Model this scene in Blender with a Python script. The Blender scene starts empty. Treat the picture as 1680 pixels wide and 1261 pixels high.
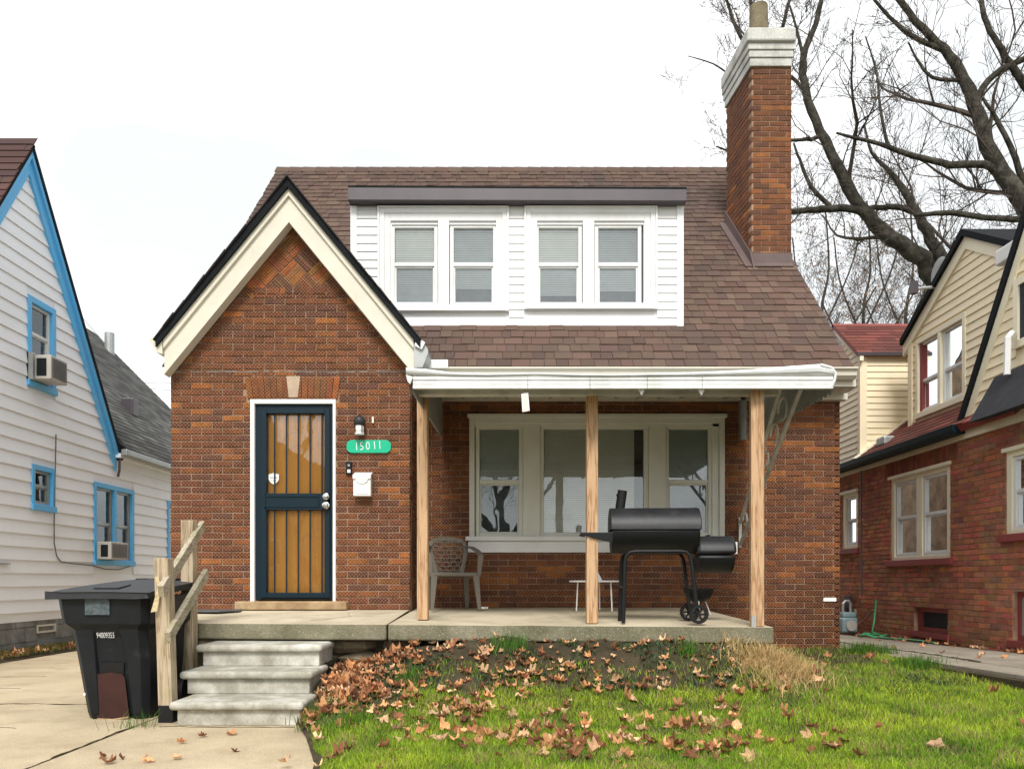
import bpy, math, random
import numpy as np
from mathutils import Vector, Matrix, noise as mnoise

random.seed(11)
RNG = np.random.default_rng(7)
C = bpy.context.scene.collection
S = bpy.context.scene
R = math.radians

# ------------------------------------------------------------------ camera
CZ = 1.02                                   # eye height above the driveway
cam_d = bpy.data.cameras.new('camera')
cam = bpy.data.objects.new('camera', cam_d)
C.objects.link(cam)
cam.location = (0, 0, CZ)
cam.rotation_euler = (R(90), 0, 0)
cam_d.sensor_width = 36
cam_d.lens = 36 * 1280 / 1680
cam_d.shift_y = (950 - 630.5) / 1680
cam_d.clip_start = 0.05
cam_d.clip_end = 2000
S.camera = cam

# ------------------------------------------------------------------ sky
SUN_EL, SUN_AZ = R(46), R(-2)              # azimuth measured from -Y (towards the viewer's back), positive to the right
world = bpy.data.worlds.new('World')
S.world = world
world.use_nodes = True
wn, wl = world.node_tree.nodes, world.node_tree.links
wn.clear()
w_out = wn.new('ShaderNodeOutputWorld')
w_sky = wn.new('ShaderNodeTexSky')
w_sky.sky_type = 'NISHITA'
w_sky.sun_disc = False
w_sky.sun_elevation = SUN_EL
w_sky.sun_rotation = R(180) - SUN_AZ
w_sky.air_density = 1.0
w_sky.dust_density = 3.0
w_b1 = wn.new('ShaderNodeBackground')
w_b1.inputs['Strength'].default_value = 0.1
wl.new(w_sky.outputs[0], w_b1.inputs['Color'])
w_tc = wn.new('ShaderNodeTexCoord')
w_map = wn.new('ShaderNodeMapping')
w_map.inputs['Scale'].default_value = (1.0, 1.0, 2.2)
wl.new(w_tc.outputs['Generated'], w_map.inputs['Vector'])
w_n = wn.new('ShaderNodeTexNoise')
w_n.inputs['Scale'].default_value = 2.1
w_n.inputs['Detail'].default_value = 6
w_n.inputs['Roughness'].default_value = 0.5
wl.new(w_map.outputs[0], w_n.inputs['Vector'])
w_r = wn.new('ShaderNodeValToRGB')
w_r.color_ramp.elements[0].position = 0.40
w_r.color_ramp.elements[0].color = (0.455, 0.47, 0.475, 1)
w_r.color_ramp.elements[1].position = 0.72
w_r.color_ramp.elements[1].color = (0.86, 0.86, 0.86, 1)
wl.new(w_n.outputs['Fac'], w_r.inputs['Fac'])
w_b2 = wn.new('ShaderNodeBackground')
w_b2.inputs['Strength'].default_value = 1.0
wl.new(w_r.outputs['Color'], w_b2.inputs['Color'])
w_mix = wn.new('ShaderNodeMixShader')
w_mix.inputs['Fac'].default_value = 0.93
wl.new(w_b1.outputs[0], w_mix.inputs[1])
wl.new(w_b2.outputs[0], w_mix.inputs[2])
wl.new(w_mix.outputs[0], w_out.inputs['Surface'])

sun_d = bpy.data.lights.new('sun', 'SUN')
sun_d.energy = 1.5
sun_d.angle = R(18)
sun_d.color = (1.0, 0.96, 0.9)
sun = bpy.data.objects.new('sun', sun_d)
C.objects.link(sun)
to_sun = Vector((math.sin(SUN_AZ) * math.cos(SUN_EL), -math.cos(SUN_AZ) * math.cos(SUN_EL), math.sin(SUN_EL)))
sun.rotation_euler = to_sun.to_track_quat('Z', 'Y').to_euler()
sun.location = to_sun * 40

S.view_settings.view_transform = 'Standard'
S.view_settings.look = 'None'
S.view_settings.gamma = 1
S.view_settings.use_curve_mapping = False
S.view_settings.exposure = 1.18
S.cycles.max_bounces = 8
S.cycles.transparent_max_bounces = 12
S.cycles.sample_clamp_indirect = 6

# ------------------------------------------------------------------ helpers
def P(px, py, D):
    """photo pixel at depth D -> world point"""
    return Vector(((px - 840) * D / 1280, D, CZ + (950 - py) * D / 1280))
def U(px, D): return (px - 840) * D / 1280
def V(py, D): return CZ + (950 - py) * D / 1280
def zf(D): return CZ - 0.3125 - 0.0365 * max(0.0, 8.0 - D)      # porch floor
def lerp(a, b, t): return a + (b - a) * t
def sstep(a, b, x):
    t = min(1, max(0, (x - a) / (b - a)))
    return t * t * (3 - 2 * t)

class Fr:
    """a plane: u along it, v up, n out of it"""
    def __init__(s, o, u, v, n):
        s.o, s.u, s.v, s.n = Vector(o), Vector(u), Vector(v), Vector(n)
    def p(s, u, v, n=0.0):
        return s.o + s.u * u + s.v * v + s.n * n
def front(D): return Fr((0, D, 0), (1, 0, 0), (0, 0, 1), (0, -1, 0))
def side_l(x): return Fr((x, 0, 0), (0, 1, 0), (0, 0, 1), (1, 0, 0))      # faces +x
def side_r(x): return Fr((x, 0, 0), (0, 1, 0), (0, 0, 1), (-1, 0, 0))     # faces -x

class MB:
    def __init__(s):
        s.v, s.f, s.c, s.m = [], [], [], []
        s.col = None
        s.mi = 0
    def add(s, vs, fs):
        b = len(s.v)
        s.v.extend([tuple(p) for p in vs])
        s.f.extend([tuple(i + b for i in f) for f in fs])
        s.m.extend([s.mi] * len(fs))
        if s.col is not None:
            s.c.extend([s.col] * len(vs))
        return s
    def hexa(s, p):      # p: 4 bottom (ccw) + 4 top
        return s.add(p, [(3, 2, 1, 0), (4, 5, 6, 7), (0, 1, 5, 4), (1, 2, 6, 5), (2, 3, 7, 6), (3, 0, 4, 7)])
    def box(s, x0, x1, y0, y1, z0, z1):
        return s.hexa([(x0, y0, z0), (x1, y0, z0), (x1, y1, z0), (x0, y1, z0),
                       (x0, y0, z1), (x1, y0, z1), (x1, y1, z1), (x0, y1, z1)])
    def fbox(s, fr, u0, u1, v0, v1, n0, n1):
        q = [fr.p(u, v, n) for n in (n0, n1) for (u, v) in ((u0, v0), (u1, v0), (u1, v1), (u0, v1))]
        return s.hexa(q)
    def ring(s, fr, u0, u1, v0, v1, w, n0, n1, wb=None, wt=None):
        wb = w if wb is None else wb
        wt = w if wt is None else wt
        s.fbox(fr, u0, u0 + w, v0, v1, n0, n1)
        s.fbox(fr, u1 - w, u1, v0, v1, n0, n1)
        if wb: s.fbox(fr, u0 + w, u1 - w, v0, v0 + wb, n0, n1)
        if wt: s.fbox(fr, u0 + w, u1 - w, v1 - wt, v1, n0, n1)
        return s
    def prism(s, fr, poly, n0, n1):
        k = len(poly)
        vs = [fr.p(u, v, n0) for u, v in poly] + [fr.p(u, v, n1) for u, v in poly]
        fs = [tuple(range(k))[::-1], tuple(range(k, 2 * k))]
        fs += [(i, (i + 1) % k, k + (i + 1) % k, k + i) for i in range(k)]
        return s.add(vs, fs)
    def beam(s, a, b, w, h, up=(0, 0, 1)):
        a, b = Vector(a), Vector(b)
        d = (b - a).normalized()
        sx = d.cross(Vector(up))
        if sx.length < 1e-4: sx = Vector((1, 0, 0))
        sx.normalize()
        uz = sx.cross(d).normalized()
        q = []
        for e in (a, b):
            for (i, j) in ((-1, -1), (1, -1), (1, 1), (-1, 1)):
                q.append(e + sx * (w / 2 * i) + uz * (h / 2 * j))
        return s.hexa(q)
    def tube(s, pts, rad, n=6, cap=True):
        pts = [Vector(p) for p in pts]
        k = len(pts)
        if not hasattr(rad, '__len__'): rad = [rad] * k
        t0 = (pts[1] - pts[0]).normalized()
        ref = Vector((0, 0, 1)) if abs(t0.z) < 0.9 else Vector((1, 0, 0))
        sx = t0.cross(ref).normalized()
        vs = []
        for i in range(k):
            t = (pts[min(i + 1, k - 1)] - pts[max(i - 1, 0)])
            if t.length < 1e-9: t = t0
            t.normalize()
            sx = (sx - t * sx.dot(t))
            if sx.length < 1e-6: sx = t.orthogonal()
            sx.normalize()
            sy = t.cross(sx)
            for j in range(n):
                a = 2 * math.pi * j / n
                vs.append(pts[i] + (sx * math.cos(a) + sy * math.sin(a)) * rad[i])
        fs = []
        for i in range(k - 1):
            for j in range(n):
                fs.append((i * n + j, i * n + (j + 1) % n, (i + 1) * n + (j + 1) % n, (i + 1) * n + j))
        if cap:
            fs.append(tuple(range(n))[::-1])
            fs.append(tuple(range((k - 1) * n, k * n)))
        return s.add(vs, fs)
    def lathe(s, prof, n=16, o=(0, 0, 0), ax='z', a0=0.0, a1=2 * math.pi, close=True):
        """prof: (r, h) pairs; turned about ax through o"""
        o = Vector(o)
        vs, fs = [], []
        full = abs(a1 - a0 - 2 * math.pi) < 1e-6
        m = n if full else n + 1
        for (r, h) in prof:
            for j in range(m):
                a = a0 + (a1 - a0) * j / n
                c, q = math.cos(a) * r, math.sin(a) * r
                vs.append(o + Vector({'z': (c, q, h), 'x': (h, c, q), 'y': (c, h, q)}[ax]))
        for i in range(len(prof) - 1):
            for j in range(n):
                k = (j + 1) % m
                fs.append((i * m + j, i * m + k, (i + 1) * m + k, (i + 1) * m + j))
        if close and full:
            fs.append(tuple(range(m))[::-1])
            fs.append(tuple(range((len(prof) - 1) * m, len(prof) * m)))
        return s.add(vs, fs)
    def wall(s, fr, u0, u1, v0, v1, holes, n0, n1, clip=None):
        """a wall slab with rectangular holes"""
        us = sorted({u0, u1, *[min(max(h[i], u0), u1) for h in holes for i in (0, 1)]})
        vs = sorted({v0, v1, *[min(max(h[i], v0), v1) for h in holes for i in (2, 3)]})
        for a, b in zip(us, us[1:]):
            for c, d in zip(vs, vs[1:]):
                if b - a < 1e-5 or d - c < 1e-5: continue
                m, k = (a + b) / 2, (c + d) / 2
                if any(h[0] < m < h[1] and h[2] < k < h[3] for h in holes): continue
                s.fbox(fr, a, b, c, d, n0, n1)
        return s
    def mesh(s, name, mats, smooth=None):
        me = bpy.data.meshes.new(name)
        me.from_pydata(s.v, [], s.f)
        if not isinstance(mats, (list, tuple)): mats = [mats]
        for m in mats: me.materials.append(m)
        if len(mats) > 1: me.polygons.foreach_set('material_index', s.m)
        if s.c:
            at = me.color_attributes.new('Col', 'FLOAT_COLOR', 'POINT')
            at.data.foreach_set('color', np.array([(*c[:3], 1.0) for c in s.c], dtype=np.float32).ravel())
        if smooth is not None:
            me.polygons.foreach_set('use_smooth', [True] * len(me.polygons))
            me.set_sharp_from_angle(angle=R(smooth))
        me.update()
        return me
    def build(s, name, mats, parent=None, kind=None, smooth=None, bevel=0, seg=2, label=None):
        o = bpy.data.objects.new(name, s.mesh(name, mats, smooth))
        C.objects.link(o)
        if parent is not None:
            o.parent = parent
            w = parent
            off = Vector((0, 0, 0))
            while w is not None:            # parts are modelled in world coordinates
                off -= w.location
                w = w.parent
            o.location = off
        if kind: o['kind'] = kind
        if label: o['label'] = label
        if bevel:
            b = o.modifiers.new('bevel', 'BEVEL')
            b.width, b.segments, b.limit_method, b.angle_limit = bevel, seg, 'ANGLE', R(40)
        return o

def empty(name, label, cat, loc=(0, 0, 0), group=None):
    o = bpy.data.objects.new(name, None)
    C.objects.link(o)
    o.location = loc
    o.empty_display_size = 0.2
    o['label'] = label
    o['category'] = cat
    if group: o['group'] = group
    return o
def tag(o, label, cat, group=None):
    o['label'] = label
    o['category'] = cat
    if group: o['group'] = group
    return o
def put(name, me, parent, loc, scale=None, rot=None, color=None):
    """a part that shares mesh data; loc is in world coordinates"""
    o = bpy.data.objects.new(name, me)
    C.objects.link(o)
    off = Vector(loc)
    if parent is not None:
        o.parent = parent
        w = parent
        while w is not None:
            off = off - w.location
            w = w.parent
    o.location = off
    if scale: o.scale = scale
    if rot: o.rotation_euler = rot
    if color: o.color = (*color, 1)
    return o
def text_mesh(s, size, depth, name, mat):
    cu = bpy.data.curves.new(name, 'FONT')
    cu.body, cu.size, cu.extrude, cu.resolution_u = s, size, depth, 3
    cu.offset = -0.0012
    cu.align_x, cu.align_y = 'CENTER', 'CENTER'
    t = bpy.data.objects.new(name, cu)
    C.objects.link(t)
    bpy.context.view_layer.update()
    me = bpy.data.meshes.new_from_object(t.evaluated_get(bpy.context.evaluated_depsgraph_get()))
    bpy.data.objects.remove(t)
    me.materials.clear()
    me.materials.append(mat)
    return me

# ------------------------------------------------------------------ materials
class NT:
    def __init__(s, name):
        s.m = bpy.data.materials.new(name)
        s.m.use_nodes = True
        s.n, s.l = s.m.node_tree.nodes, s.m.node_tree.links
        s.b = s.n['Principled BSDF']
        s.pos = s.n.new('ShaderNodeNewGeometry').outputs['Position']
    def link(s, a, b): s.l.new(a, b)
    def noise(s, scale, detail=4, rough=0.55, vec=None, stretch=None):
        v = s.pos if vec is None else vec
        if stretch:
            mp = s.n.new('ShaderNodeMapping')
            mp.inputs['Scale'].default_value = stretch
            s.link(v, mp.inputs['Vector'])
            v = mp.outputs[0]
        t = s.n.new('ShaderNodeTexNoise')
        t.inputs['Scale'].default_value = scale
        t.inputs['Detail'].default_value = detail
        t.inputs['Roughness'].default_value = rough
        s.link(v, t.inputs['Vector'])
        return t.outputs['Fac']
    def ramp(s, fac, stops):
        r = s.n.new('ShaderNodeValToRGB')
        e = r.color_ramp.elements
        while len(e) < len(stops): e.new(0.5)
        for x, (p, c) in zip(e, stops):
            x.position = p
            x.color = (*c, 1) if len(c) == 3 else c
        s.link(fac, r.inputs['Fac'])
        return r.outputs['Color']
    def mix(s, fac, a, b, mode='MIX'):
        m = s.n.new('ShaderNodeMix')
        m.data_type = 'RGBA'
        m.blend_type = mode
        for sock, val in ((m.inputs[0], fac), (m.inputs[6], a), (m.inputs[7], b)):
            if hasattr(val, 'links'): s.link(val, sock)
            elif hasattr(val, '__len__'): sock.default_value = (*val, 1)
            else: sock.default_value = val
        return m.outputs[2]
    def math(s, op, a, b=None, c=None):
        m = s.n.new('ShaderNodeMath')
        m.operation = op
        for i, val in enumerate((a, b, c)):
            if val is None: continue
            if hasattr(val, 'links'): s.link(val, m.inputs[i])
            else: m.inputs[i].default_value = val
        return m.outputs[0]
    def xyz(s, vec=None):
        x = s.n.new('ShaderNodeSeparateXYZ')
        s.link(s.pos if vec is None else vec, x.inputs[0])
        return x.outputs
    def bump(s, h, dist=0.003, strength=1.0):
        b = s.n.new('ShaderNodeBump')
        b.inputs['Distance'].default_value = dist
        b.inputs['Strength'].default_value = strength
        s.link(h, b.inputs['Height'])
        s.link(b.outputs[0], s.b.inputs['Normal'])
    def attr(s, name='Col'):
        a = s.n.new('ShaderNodeAttribute')
        a.attribute_name = name
        return a.outputs['Color']
    def objcol(s): return s.n.new('ShaderNodeObjectInfo').outputs['Color']
    def done(s, col=None, rough=0.6, metal=0.0, spec=0.5):
        if col is not None:
            if hasattr(col, 'links'): s.link(col, s.b.inputs['Base Color'])
            else: s.b.inputs['Base Color'].default_value = (*col, 1)
        if hasattr(rough, 'links'): s.link(rough, s.b.inputs['Roughness'])
        else: s.b.inputs['Roughness'].default_value = rough
        s.b.inputs['Metallic'].default_value = metal
        s.b.inputs['Specular IOR Level'].default_value = spec
        return s.m

def paint(name, c, dirt=0.12, rough=0.45, scale=3.0, grime=(0.35, 0.32, 0.25), bump=0.0015, spec=0.4):
    t = NT(name)
    n1 = t.noise(scale, 6, 0.6)
    n2 = t.noise(scale * 9, 3, 0.6, stretch=(1, 1, 0.25))
    f = t.math('MULTIPLY', t.ramp(n1, [(0.45, (0, 0, 0)), (0.8, (1, 1, 1))]), dirt * 2.2)
    col = t.mix(f, c, grime)
    f2 = t.math('MULTIPLY', t.ramp(n2, [(0.55, (0, 0, 0)), (0.75, (1, 1, 1))]), dirt)
    col = t.mix(f2, col, grime)
    t.bump(t.noise(scale * 14, 3), bump, 0.5)
    return t.done(col, rough, 0, spec)

def brick_mat(name, src, weave=1.0, orange=(0.64, 0.26, 0.11)):
    t = NT(name)
    base = t.objcol() if src == 'obj' else t.attr()
    x, y, z = t.xyz()
    u = t.math('ADD', x, y)
    k = 2 * math.pi / 0.036
    a = t.math('SINE', t.math('MULTIPLY', u, k))
    b = t.math('SINE', t.math('MULTIPLY', z, k))
    w = t.math('MULTIPLY', a, b)
    nz = t.noise(9, 5, 0.6)
    nf = t.noise(170, 3, 0.7)
    w = t.math('ADD', w, t.math('MULTIPLY', t.math('SUBTRACT', nf, 0.5), 2.2))
    f = t.math('MULTIPLY', t.ramp(t.math('MULTIPLY_ADD', w, 0.5, 0.5), [(0.3, (0, 0, 0)), (0.85, (1, 1, 1))]), 0.70 * weave)
    dark = t.mix(0.50 * weave, base, (0.0, 0.0, 0.0))
    lit = t.mix(0.50, base, orange)
    col = t.mix(f, dark, lit)
    col = t.mix(t.math('MULTIPLY', t.ramp(nz, [(0.35, (1, 1, 1)), (0.6, (0, 0, 0))]), 0.35), col, (0.045, 0.026, 0.02))
    t.bump(t.math('ADD', w, t.math('MULTIPLY', nf, 1.5)), 0.0035, 0.8)
    return t.done(col, 0.82, 0, 0.25)

def mortar_mat(name, c1, c2):
    t = NT(name)
    col = t.ramp(t.noise(5, 6, 0.65), [(0.35, c1), (0.65, c2)])
    t.bump(t.noise(160, 3), 0.002)
    return t.done(col, 0.95, 0, 0.15)

def wood_mat(name, c1, c2, c3, axis='z', rough=0.7, grain=14, moss=0):
    t = NT(name)
    st = {'z': (1, 1, 0.06), 'x': (0.06, 1, 1), 'y': (1, 0.06, 1)}[axis]
    n1 = t.noise(grain, 4, 0.6, stretch=st)
    n2 = t.noise(grain * 5, 3, 0.6, stretch=st)
    rings = t.math('FRACT', t.math('MULTIPLY', n1, 7.0))
    col = t.ramp(rings, [(0.0, c1), (0.5, c2), (0.9, c3), (1.0, c1)])
    col = t.mix(t.math('MULTIPLY', n2, 0.35), col, c3)
    if moss:
        mm = t.ramp(t.noise(7, 5), [(0.5, (0, 0, 0)), (0.68, (1, 1, 1))])
        col = t.mix(t.math('MULTIPLY', mm, moss), col, (0.14, 0.15, 0.03))
    t.bump(n2, 0.002)
    return t.done(col, rough, 0, 0.25)

def stone_mat(name, stops, scale=3, fine=60, rough=0.9, bump=0.006, blotch=None, spec=0.2, speck=0.0):
    t = NT(name)
    col = t.ramp(t.noise(scale, 7, 0.62), stops)
    nf = t.noise(fine, 4, 0.7)
    col = t.mix(t.math('MULTIPLY', t.ramp(nf, [(0.4, (1, 1, 1)), (0.6, (0, 0, 0))]), 0.3), col, stops[0][1])
    if blotch:
        bc, bs, lo, hi, amt = blotch
        col = t.mix(t.math('MULTIPLY', t.ramp(t.noise(bs, 5, 0.6), [(lo, (0, 0, 0)), (hi, (1, 1, 1))]), amt), col, bc)
    if speck:
        s1 = t.ramp(t.noise(115, 2, 0.5), [(0.60, (0, 0, 0)), (0.66, (1, 1, 1))])
        col = t.mix(t.math('MULTIPLY', s1, speck), col, tuple(q * 0.35 for q in stops[0][1]))
        s2 = t.ramp(t.noise(88, 2, 0.5), [(0.61, (0, 0, 0)), (0.67, (1, 1, 1))])
        col = t.mix(t.math('MULTIPLY', s2, speck * 0.8), col, tuple(min(1, q * 1.35) for q in stops[-1][1]))
        s3 = t.ramp(t.noise(0.55, 4, 0.7), [(0.50, (0, 0, 0)), (0.68, (1, 1, 1))])
        col = t.mix(t.math('MULTIPLY', s3, 0.45), col, tuple(q * 0.75 for q in stops[0][1]))
    t.bump(t.math('ADD', nf, t.math('MULTIPLY', t.noise(fine * 3, 2), 0.5)), bump)
    return t.done(col, rough, 0, spec)

def shingle_mat(name, src):
    t = NT(name)
    base = t.objcol() if src == 'obj' else t.attr()
    nf = t.noise(190, 3, 0.75)
    col = t.mix(t.math('MULTIPLY', nf, 0.5), base, (0.05, 0.035, 0.032))
    col = t.mix(t.math('MULTIPLY', t.ramp(t.noise(0.9, 5, 0.6), [(0.45, (0, 0, 0)), (0.7, (1, 1, 1))]), 0.45), col, (0.055, 0.05, 0.05))
    t.bump(nf, 0.003)
    return t.done(col, 0.95, 0, 0.12)

def glass_mat(name, tint=(0.965, 0.975, 0.965), k=1.4, add=0.03):
    m = bpy.data.materials.new(name)
    m.use_nodes = True
    n, l = m.node_tree.nodes, m.node_tree.links
    n.clear()
    o = n.new('ShaderNodeOutputMaterial')
    tr = n.new('ShaderNodeBsdfTransparent')
    tr.inputs[0].default_value = (*tint, 1)
    gl = n.new('ShaderNodeBsdfGlossy')
    gl.inputs['Roughness'].default_value = 0.012
    gl.inputs['Color'].default_value = (0.92, 0.97, 1.0, 1)
    tn = n.new('ShaderNodeTexNoise')
    tn.inputs['Scale'].default_value = 2.5
    ge = n.new('ShaderNodeNewGeometry')
    l.new(ge.outputs['Position'], tn.inputs['Vector'])
    bp = n.new('ShaderNodeBump')
    bp.inputs['Distance'].default_value = 0.0012
    l.new(tn.outputs['Fac'], bp.inputs['Height'])
    l.new(bp.outputs[0], gl.inputs['Normal'])
    lw = n.new('ShaderNodeFresnel')
    lw.inputs['IOR'].default_value = 1.5
    ma = n.new('ShaderNodeMath')
    ma.operation = 'MULTIPLY_ADD'
    ma.inputs[1].default_value = k
    ma.inputs[2].default_value = add
    ma.use_clamp = True
    l.new(lw.outputs[0], ma.inputs[0])
    mx = n.new('ShaderNodeMixShader')
    l.new(ma.outputs[0], mx.inputs[0])
    l.new(tr.outputs[0], mx.inputs[1])
    l.new(gl.outputs[0], mx.inputs[2])
    l.new(mx.outputs[0], o.inputs['Surface'])
    return m

def plain(name, c, rough=0.5, metal=0, spec=0.5, var=0.25, scale=6, bump=0.0):
    t = NT(name)
    d = tuple(x * (1 - var) for x in c)
    col = t.ramp(t.noise(scale, 5, 0.6), [(0.3, d), (0.7, c)])
    if bump: t.bump(t.noise(scale * 20, 3), bump)
    return t.done(col, rough, metal, spec)

def leafy(name, rough=0.7, trans=0.25, src='attr'):
    t = NT(name)
    col = t.attr() if src == 'attr' else t.objcol()
    if src == 'obj':
        nz = t.noise(45, 4, 0.7)
        col = t.mix(t.math('MULTIPLY', nz, 0.55), col, (0.10, 0.035, 0.012))
        t.bump(nz, 0.004)
    t.done(col, rough, 0, 0.2)
    tl = t.n.new('ShaderNodeBsdfTranslucent')
    t.link(col, tl.inputs[0])
    mx = t.n.new('ShaderNodeMixShader')
    mx.inputs[0].default_value = trans
    t.link(t.b.outputs[0], mx.inputs[1])
    t.link(tl.outputs[0], mx.inputs[2])
    t.link(mx.outputs[0], t.n['Material Output'].inputs['Surface'])
    return t.m

M = {}
M['brick_o'] = brick_mat('rug faced brick', 'obj')
M['brick_a'] = brick_mat('rug faced brick wall', 'attr')
M['brick_r'] = brick_mat('old red brick', 'attr', weave=0.3, orange=(0.5, 0.18, 0.09))
M['mortar'] = mortar_mat('dark mortar', (0.20, 0.125, 0.085), (0.38, 0.26, 0.18))
M['mortar_r'] = mortar_mat('red mortar', (0.22, 0.105, 0.07), (0.46, 0.31, 0.22))
M['white'] = paint('white painted wood', (0.74, 0.75, 0.745), 0.12)
M['white_sid'] = paint('white vinyl siding', (0.76, 0.765, 0.77), 0.06, 0.4)
M['white_old'] = paint('weathered white aluminium siding', (0.86, 0.89, 0.93), 0.09, 0.5, 1.3, (0.58, 0.58, 0.56))
M['cream'] = paint('cream painted trim', (0.64, 0.61, 0.515), 0.12, 0.5)
M['cream2'] = paint('cream window trim', (0.87, 0.81, 0.62), 0.10, 0.5)
M['cream_sid'] = paint('cream vinyl siding', (0.90, 0.79, 0.56), 0.08, 0.45)
M['putty'] = paint('putty painted window trim', (0.62, 0.63, 0.57), 0.10, 0.5)
M['metal_w'] = paint('white painted awning metal', (0.72, 0.735, 0.73), 0.16, 0.4, 4, (0.30, 0.29, 0.22))
M['blue'] = paint('sky blue trim paint', (0.10, 0.46, 0.84), 0.15, 0.5, 3, (0.3, 0.42, 0.5))
M['navy'] = plain('black blue door paint', (0.004, 0.016, 0.026), 0.5, 0, 0.22, 0, 0.5)
M['fascia_d'] = plain('dark bronze flashing', (0.075, 0.06, 0.07), 0.4, 0.0, 0.5, 0.3, 2)
M['flash'] = plain('brown chimney flashing', (0.13, 0.09, 0.085), 0.55, 0, 0.4)
M['black'] = plain('matt black enamel', (0.008, 0.009, 0.010), 0.45, 0, 0.3, 0.4, 9, 0.0008)
M['black_lid'] = stone_mat('faded black enamel', [(0.3, (0.012, 0.013, 0.015)), (0.7, (0.030, 0.032, 0.036))], 5, 80, 0.45, 0.0008, ((0.075, 0.07, 0.065), 6.0, 0.56, 0.8, 0.5), 0.35, 0.2)
M['rubber'] = plain('black plastic', (0.008, 0.008, 0.009), 0.6, 0, 0.3)
M['cart'] = stone_mat('dark cart plastic', [(0.3, (0.005, 0.007, 0.009)), (0.7, (0.013, 0.016, 0.019))], 4, 60, 0.48, 0.001, ((0.06, 0.065, 0.065), 7.0, 0.58, 0.8, 0.5), 0.25, 0.3)
M['cart_lid'] = plain('worn lid plastic', (0.028, 0.032, 0.036), 0.5, 0, 0.4, 0.3, 5, 0.0015)
M['cart_plate'] = stone_mat('scuffed label plate', [(0.3, (0.04, 0.055, 0.06)), (0.7, (0.12, 0.15, 0.16))], 30, 120, 0.6, 0.001)
M['rust'] = plain('brown panel', (0.045, 0.013, 0.011), 0.45, 0, 0.4, 0.4, 8)
M['post'] = wood_mat('treated pine post', (0.52, 0.33, 0.185), (0.60, 0.41, 0.245), (0.30, 0.16, 0.075))
M['rail'] = wood_mat('weathered pine rail', (0.40, 0.35, 0.26), (0.47, 0.42, 0.32), (0.25, 0.205, 0.14), 'y', 0.8, 14, 0.45)
M['railpost'] = wood_mat('weathered pine rail post', (0.42, 0.34, 0.23), (0.50, 0.42, 0.30), (0.25, 0.18, 0.11), 'z', 0.8, 12, 0.2)
M['door'] = wood_mat('varnished door', (0.90, 0.44, 0.10), (0.95, 0.50, 0.125), (0.84, 0.39, 0.085), 'z', 0.35, 6)
M['sill_wood'] = stone_mat('worn wooden threshold', [(0.3, (0.25, 0.16, 0.085)), (0.7, (0.50, 0.37, 0.22))], 6, 40, 0.8)
M['chrome'] = plain('satin nickel', (0.6, 0.6, 0.6), 0.25, 1.0, 0.5, 0.1)
M['galv'] = plain('galvanized grey metal', (0.42, 0.44, 0.43), 0.45, 0.4)
M['iron_w'] = paint('grey painted iron', (0.58, 0.59, 0.54), 0.3, 0.5, 6, (0.2, 0.18, 0.13))
M['glass'] = glass_mat('window glass')
M['glass_d'] = glass_mat('storm door glass', (0.98, 0.98, 0.96), 1.4, 0.02)
M['blind'] = plain('window blind', (0.90, 0.90, 0.84), 0.6, 0, 0.3, 0.1)
M['blind_d'] = plain('dim window blind', (0.50, 0.54, 0.54), 0.6, 0, 0.3, 0.15)
M['unlit_backing'] = plain('grey curtain', (0.12, 0.14, 0.15), 0.9, 0, 0.1, 0.4, 5)  # dark grey of an unlit room, put into the backing's colour
M['teal'] = plain('teal blind', (0.02, 0.14, 0.20), 0.7, 0, 0.2, 0.4, 4)
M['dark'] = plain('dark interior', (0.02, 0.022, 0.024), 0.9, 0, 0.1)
M['ceil'] = plain('dark inner lining', (0.06, 0.055, 0.05), 0.9, 0, 0.1)
M['porch'] = stone_mat('porch concrete', [(0.25, (0.36, 0.31, 0.21)), (0.55, (0.62, 0.54, 0.395)), (0.8, (0.70, 0.62, 0.47))], 1.6, 70, 0.88, 0.003,
                       ((0.20, 0.18, 0.12), 2.3, 0.55, 0.75, 0.5), 0.2, 0.35)
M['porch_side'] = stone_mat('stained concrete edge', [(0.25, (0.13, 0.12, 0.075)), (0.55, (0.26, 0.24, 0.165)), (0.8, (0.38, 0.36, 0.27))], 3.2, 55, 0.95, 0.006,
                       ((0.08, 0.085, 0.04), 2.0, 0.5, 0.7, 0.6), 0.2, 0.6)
M['steps'] = stone_mat('precast step concrete', [(0.25, (0.28, 0.265, 0.21)), (0.5, (0.355, 0.34, 0.28)), (0.8, (0.43, 0.415, 0.355))], 9, 70, 0.9, 0.003,
                       ((0.74, 0.73, 0.67), 5.0, 0.44, 0.70, 0.75), 0.2, 0.35)
M['drive'] = stone_mat('driveway concrete', [(0.25, (0.36, 0.285, 0.185)), (0.5, (0.52, 0.425, 0.285)), (0.75, (0.62, 0.52, 0.365))], 0.9, 90, 0.92, 0.003,
                       ((0.30, 0.235, 0.15), 2.6, 0.50, 0.75, 0.6), 0.2, 0.55)
M['path'] = stone_mat('side path concrete', [(0.25, (0.20, 0.17, 0.13)), (0.55, (0.34, 0.30, 0.24)), (0.8, (0.44, 0.40, 0.33))], 1.6, 80, 0.95, 0.004,
                       ((0.13, 0.10, 0.07), 2.0, 0.5, 0.72, 0.5), 0.2, 0.5)
M['block'] = stone_mat('concrete block', [(0.25, (0.13, 0.13, 0.12)), (0.55, (0.30, 0.31, 0.30)), (0.8, (0.42, 0.43, 0.41))], 4, 50, 0.95, 0.006)
M['stone'] = stone_mat('foundation stone', [(0.25, (0.10, 0.085, 0.06)), (0.55, (0.24, 0.20, 0.13)), (0.8, (0.34, 0.28, 0.18))], 5, 45, 0.95, 0.01)
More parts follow.
